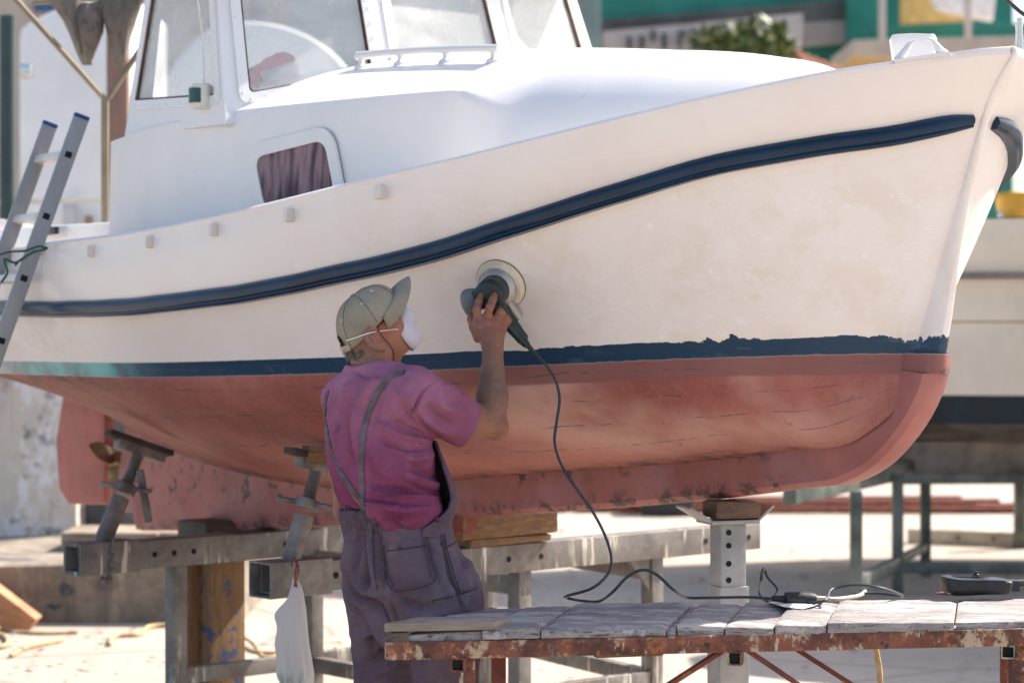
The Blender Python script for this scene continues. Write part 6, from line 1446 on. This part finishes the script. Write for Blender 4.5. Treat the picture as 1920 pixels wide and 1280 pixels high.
# grey hair tuft under the strap
m = MB()
for k in range(420):
    ph = math.pi+random.uniform(-.75, .75); b = dome(ph, random.uniform(0, .30) if abs(ph-math.pi) < .38 else 0, -.06); dr = nrm(-HF*random.uniform(.3, 1)-HU*random.uniform(.3, 1.2)+HR*random.uniform(-.5, .5)); L_ = random.uniform(.010, .020)
    m.tube([b-HU*.010, b-HU*.010+dr*L_*.6, b-HU*.012+dr*L_-HU*.003], [.0009, .0007, .0002], 3, False)
hr = m.build('hair', plain('grey_hair', (.20, .17, .15), .6, 0, .4, 60), man, smooth=60); hr['kind'] = 'stuff'
# ---------------------------------------------------------------- dust mask
G = []; ap = HP(.136, -.036)
def mring(a):                                         # rim of the mask: a=0 nose bridge, pi chin
    return HP(.092+.022*math.cos(a)*(1 if math.cos(a) > 0 else .10)-.022*math.sin(a)**2, -.034+.064*math.cos(a), .058*math.sin(a))
for q in np.linspace(0, 1, 16):
    row = []
    for a in np.linspace(0, 2*math.pi, 65)[:-1]:
        r_ = mring(a); c = HP(.088, -.034); flat = c+(r_-c)*q; bul = HF*(.047*math.sqrt(max(0, 1-q**2.4))); rid = .0022*math.sin(q*30+1)*(q > .2)*(q < .97)
        row.append(flat+bul+HF*rid)
    G.append(row)
m = MB(); m.grid(G[1:], closed=True); m.add(G[1], [tuple(range(64))]); mk = m.build('dust_mask', M['mask'], man, smooth=50); s_ = mk.modifiers.new('t', 'SOLIDIFY'); s_.thickness = .003
m = MB(); c1, c2 = HP(.112, .020, .008), HP(.099, .006, .034); m.beam(c1, c2, .004, .006, HU); m.build('nose_clip', M['elastic'], mk, .001)
allsk = [bvB, BVHTree.FromObject(cap, bpy.context.evaluated_depsgraph_get())] if False else [bvB, bvC]
pts = [(747, 617), (738, 617.5), (726, 619), (712, 620.5), (702, 622), (690, 625), (678, 629), (664, 634), (650, 638)]
H_ = [march(allsk, *q) for q in pts]; H_ = np.array([h for h in H_ if h is not None]); H_[:, 1] -= .004; H_[:, 0] -= 0
m = MB(); m.tube(spline(H_, 4), .0017, 6); m.build('mask_elastic', M['elastic'], mk)
pts = [(744, 580), (730, 593), (716, 606), (708, 614), (711, 622)]
H_ = [march(allsk, *q) for q in pts]; H_ = np.array([h for h in H_ if h is not None]); H_[:, 1] -= .004
m = MB(); m.tube(spline(H_, 4), .0012, 6); m.build('glasses_arm', M['black'], man)
pts = [(709, 612), (710, 620), (718, 632), (728, 642), (736, 655), (739, 668), (735, 680), (725, 685), (708, 683)]
H_ = [march(bvB, *q) for q in pts]; H_ = np.array([h for h in H_ if h is not None]); H_[:, 1] -= .003
m = MB(); m.tube(spline(H_, 5), .0010, 6); m.build('glasses_cord', M['black'], man)

# ================================================================ sander
hv = np.vstack(hb.V); bv = BVHTree.FromPolygons([Vector(v) for v in hv[:2*nR]], [f for f in hb.F if max(f) < 2*nR])
def hull_hit(px, py):
    o = np.array([0, 0, CAMH]); d = nrm(P(px, py, 1.)-o); h = bv.ray_cast(Vector(o), Vector(d)); n = np.array(h[1]); n = n if n@d < 0 else -n; return np.array(h[0]), n
hc, hn_ = hull_hit(940, 531); sax = nrm(hn_*.8+nrm(np.array([-.55, -.75, -.36]))*.6)
sa = thing('sander', 'dark green electric orbital sander with cream pad held against the hull', 'sander', hc)
M['pad'] = plain('cream_foam_pad', (.62, .55, .43), .8, 0, .12, 14, .3, 60); M['padlt'] = plain('pad_edge', (.16, .11, .08), .8); M['sgreen'] = plain('dark_green_plastic', (.008, .026, .028), .42, 0, .3, 20, .1, 60); M['sgrey'] = plain('scuffed_grey_grip', (.13, .15, .155), .5, 0, .22, 12, .15, 60); M['zinc'] = plain('cast_alloy', (.40, .38, .36), .38, .5, .12, 10, .1, 40)
m = MB(); m.lathe(hc+hn_*.001, hn_, [(0, .0765), (.004, .0770), (.005, .0755), (.017, .070), (.021, .060), (.022, .02)], 40); m.build('pad', M['pad'], sa, smooth=40)
m = MB(); m.lathe(hc+hn_*.0005, hn_, [(0, .0785), (.003, .0785)], 40); m.build('abrasive_disc', M['padlt'], sa)
c1 = hc+hn_*.020; ctr = P(926, 545, 6.965); mx = nrm(P(917, 551, 6.90)-hc)
m = MB(); m.lathe(c1, mx, [(0, .030), (.004, .050), (.012, .058), (.026, .058), (.034, .052), (.040, .045)], 32); m.build('gear_housing', M['zinc'], sa, smooth=35)
m = MB(); e0 = c1+mx*.02; e1 = P(968, 590, 7.02); m.lathe(e0, nrm(e1-e0), [(0, .022), (np.linalg.norm(e1-e0)*.7, .019), (np.linalg.norm(e1-e0), .017), (np.linalg.norm(e1-e0)+.012, .0165)], 16); m.build('dust_port', M['zinc'], sa, smooth=40)
mc0 = c1+mx*.036
def motor(p):
    d = cone(p, mc0, mc0+mx*.042, .045, .041); d = smax(d, -((p-mc0)@mx), .004); d = smin(d, cone(p, mc0+mx*.035, P(898, 562, 6.945), .036, .030), .02)
    return smax(d, ((p-mc0)@mx)-.062, .012)
sdf_obj('motor_body', motor, mc0-.10, mc0+.12, .0035, M['sgreen'], sa, 60)
gc = P(882, 572, 6.955)
def grip(p):
    ax = np.array([nrm((.45, -.25, -.95)), nrm((.9, .1, .4)), nrm((0, 1, -.2))]); d = ell(p, gc, (.046, .024, .034), ax); return smin(d, ell(p, P(889, 560, 6.955), (.024, .022, .028)), .02)
sdf_obj('palm_grip', grip, gc-.07, gc+.07, .0035, M['sgrey'], sa, 60)
hA = P(946, 580, 6.99); hB = P(982, 632, 7.0); hC = P(935, 590, 6.965); hD = P(977, 636, 6.975)
def handle(p):
    d = cone(p, hA, hB, .014, .0115); d = smin(d, cone(p, hC, hD, .017, .013), .008); d = smin(d, cone(p, hD, hB, .010, .009), .01); d = smin(d, cone(p, P(930, 575, 6.96), hC, .026, .018), .012); return smin(d, cone(p, P(930, 575, 6.96), hA, .024, .015), .012)
lo_ = np.minimum.reduce([hA, hB, hC, hD])-.06; hi_ = np.maximum.reduce([hA, hB, hC, hD])+.06
sdf_obj('rear_handle', handle, lo_, hi_, .003, M['sgreen'], sa, 60)
s0, s1 = hD, P(1002, 660, 6.975); m = MB(); L_ = np.linalg.norm(s1-s0); m.lathe(s0, s1-s0, [(0, .011), (.012, .013), (L_*.45, .011), (L_*.5, .0085), (L_*.95, .005), (L_, .004)], 14); m.build('cord_sleeve', M['sgreen'], sa, smooth=30)
m = MB(); a0_ = P(918, 536, 6.88); m.box(c1+mx*.087+np.array([.012, 0, .012]), (.022, .001, .014), (nrm(np.cross(mx, UP)), mx, np.cross(nrm(np.cross(mx, UP)), mx))); m.build('rating_plate', M['zinc'], sa)
cp_ = [s1, P(1022, 682, 6.96), P(1042, 715, 6.93), P(1049, 750, 6.90), P(1043, 795, 6.87), P(1040, 830, 6.84), P(1052, 870, 6.80), P(1080, 915, 6.75), P(1112, 960, 6.72), P(1135, 1005, 6.70), P(1146, 1045, 6.68), P(1140, 1075, 6.66), P(1110, 1102, 6.64), bz(1062, 1117, .02), bz(1066, 1121, .006), bz(1095, 1126, .006), bz(1125, 1126, .006), P(1150, 1108, 6.66), P(1175, 1082, 6.66), P(1203, 1068, 6.66), P(1230, 1076, 6.66), P(1262, 1104, 6.66), bz(1286, 1119, .006), bz(1330, 1120, .006), bz(1400, 1119, .006), bz(1450, 1122, .006)]
cable(cp_, .0042, 'cable', 'power_cord', sa)
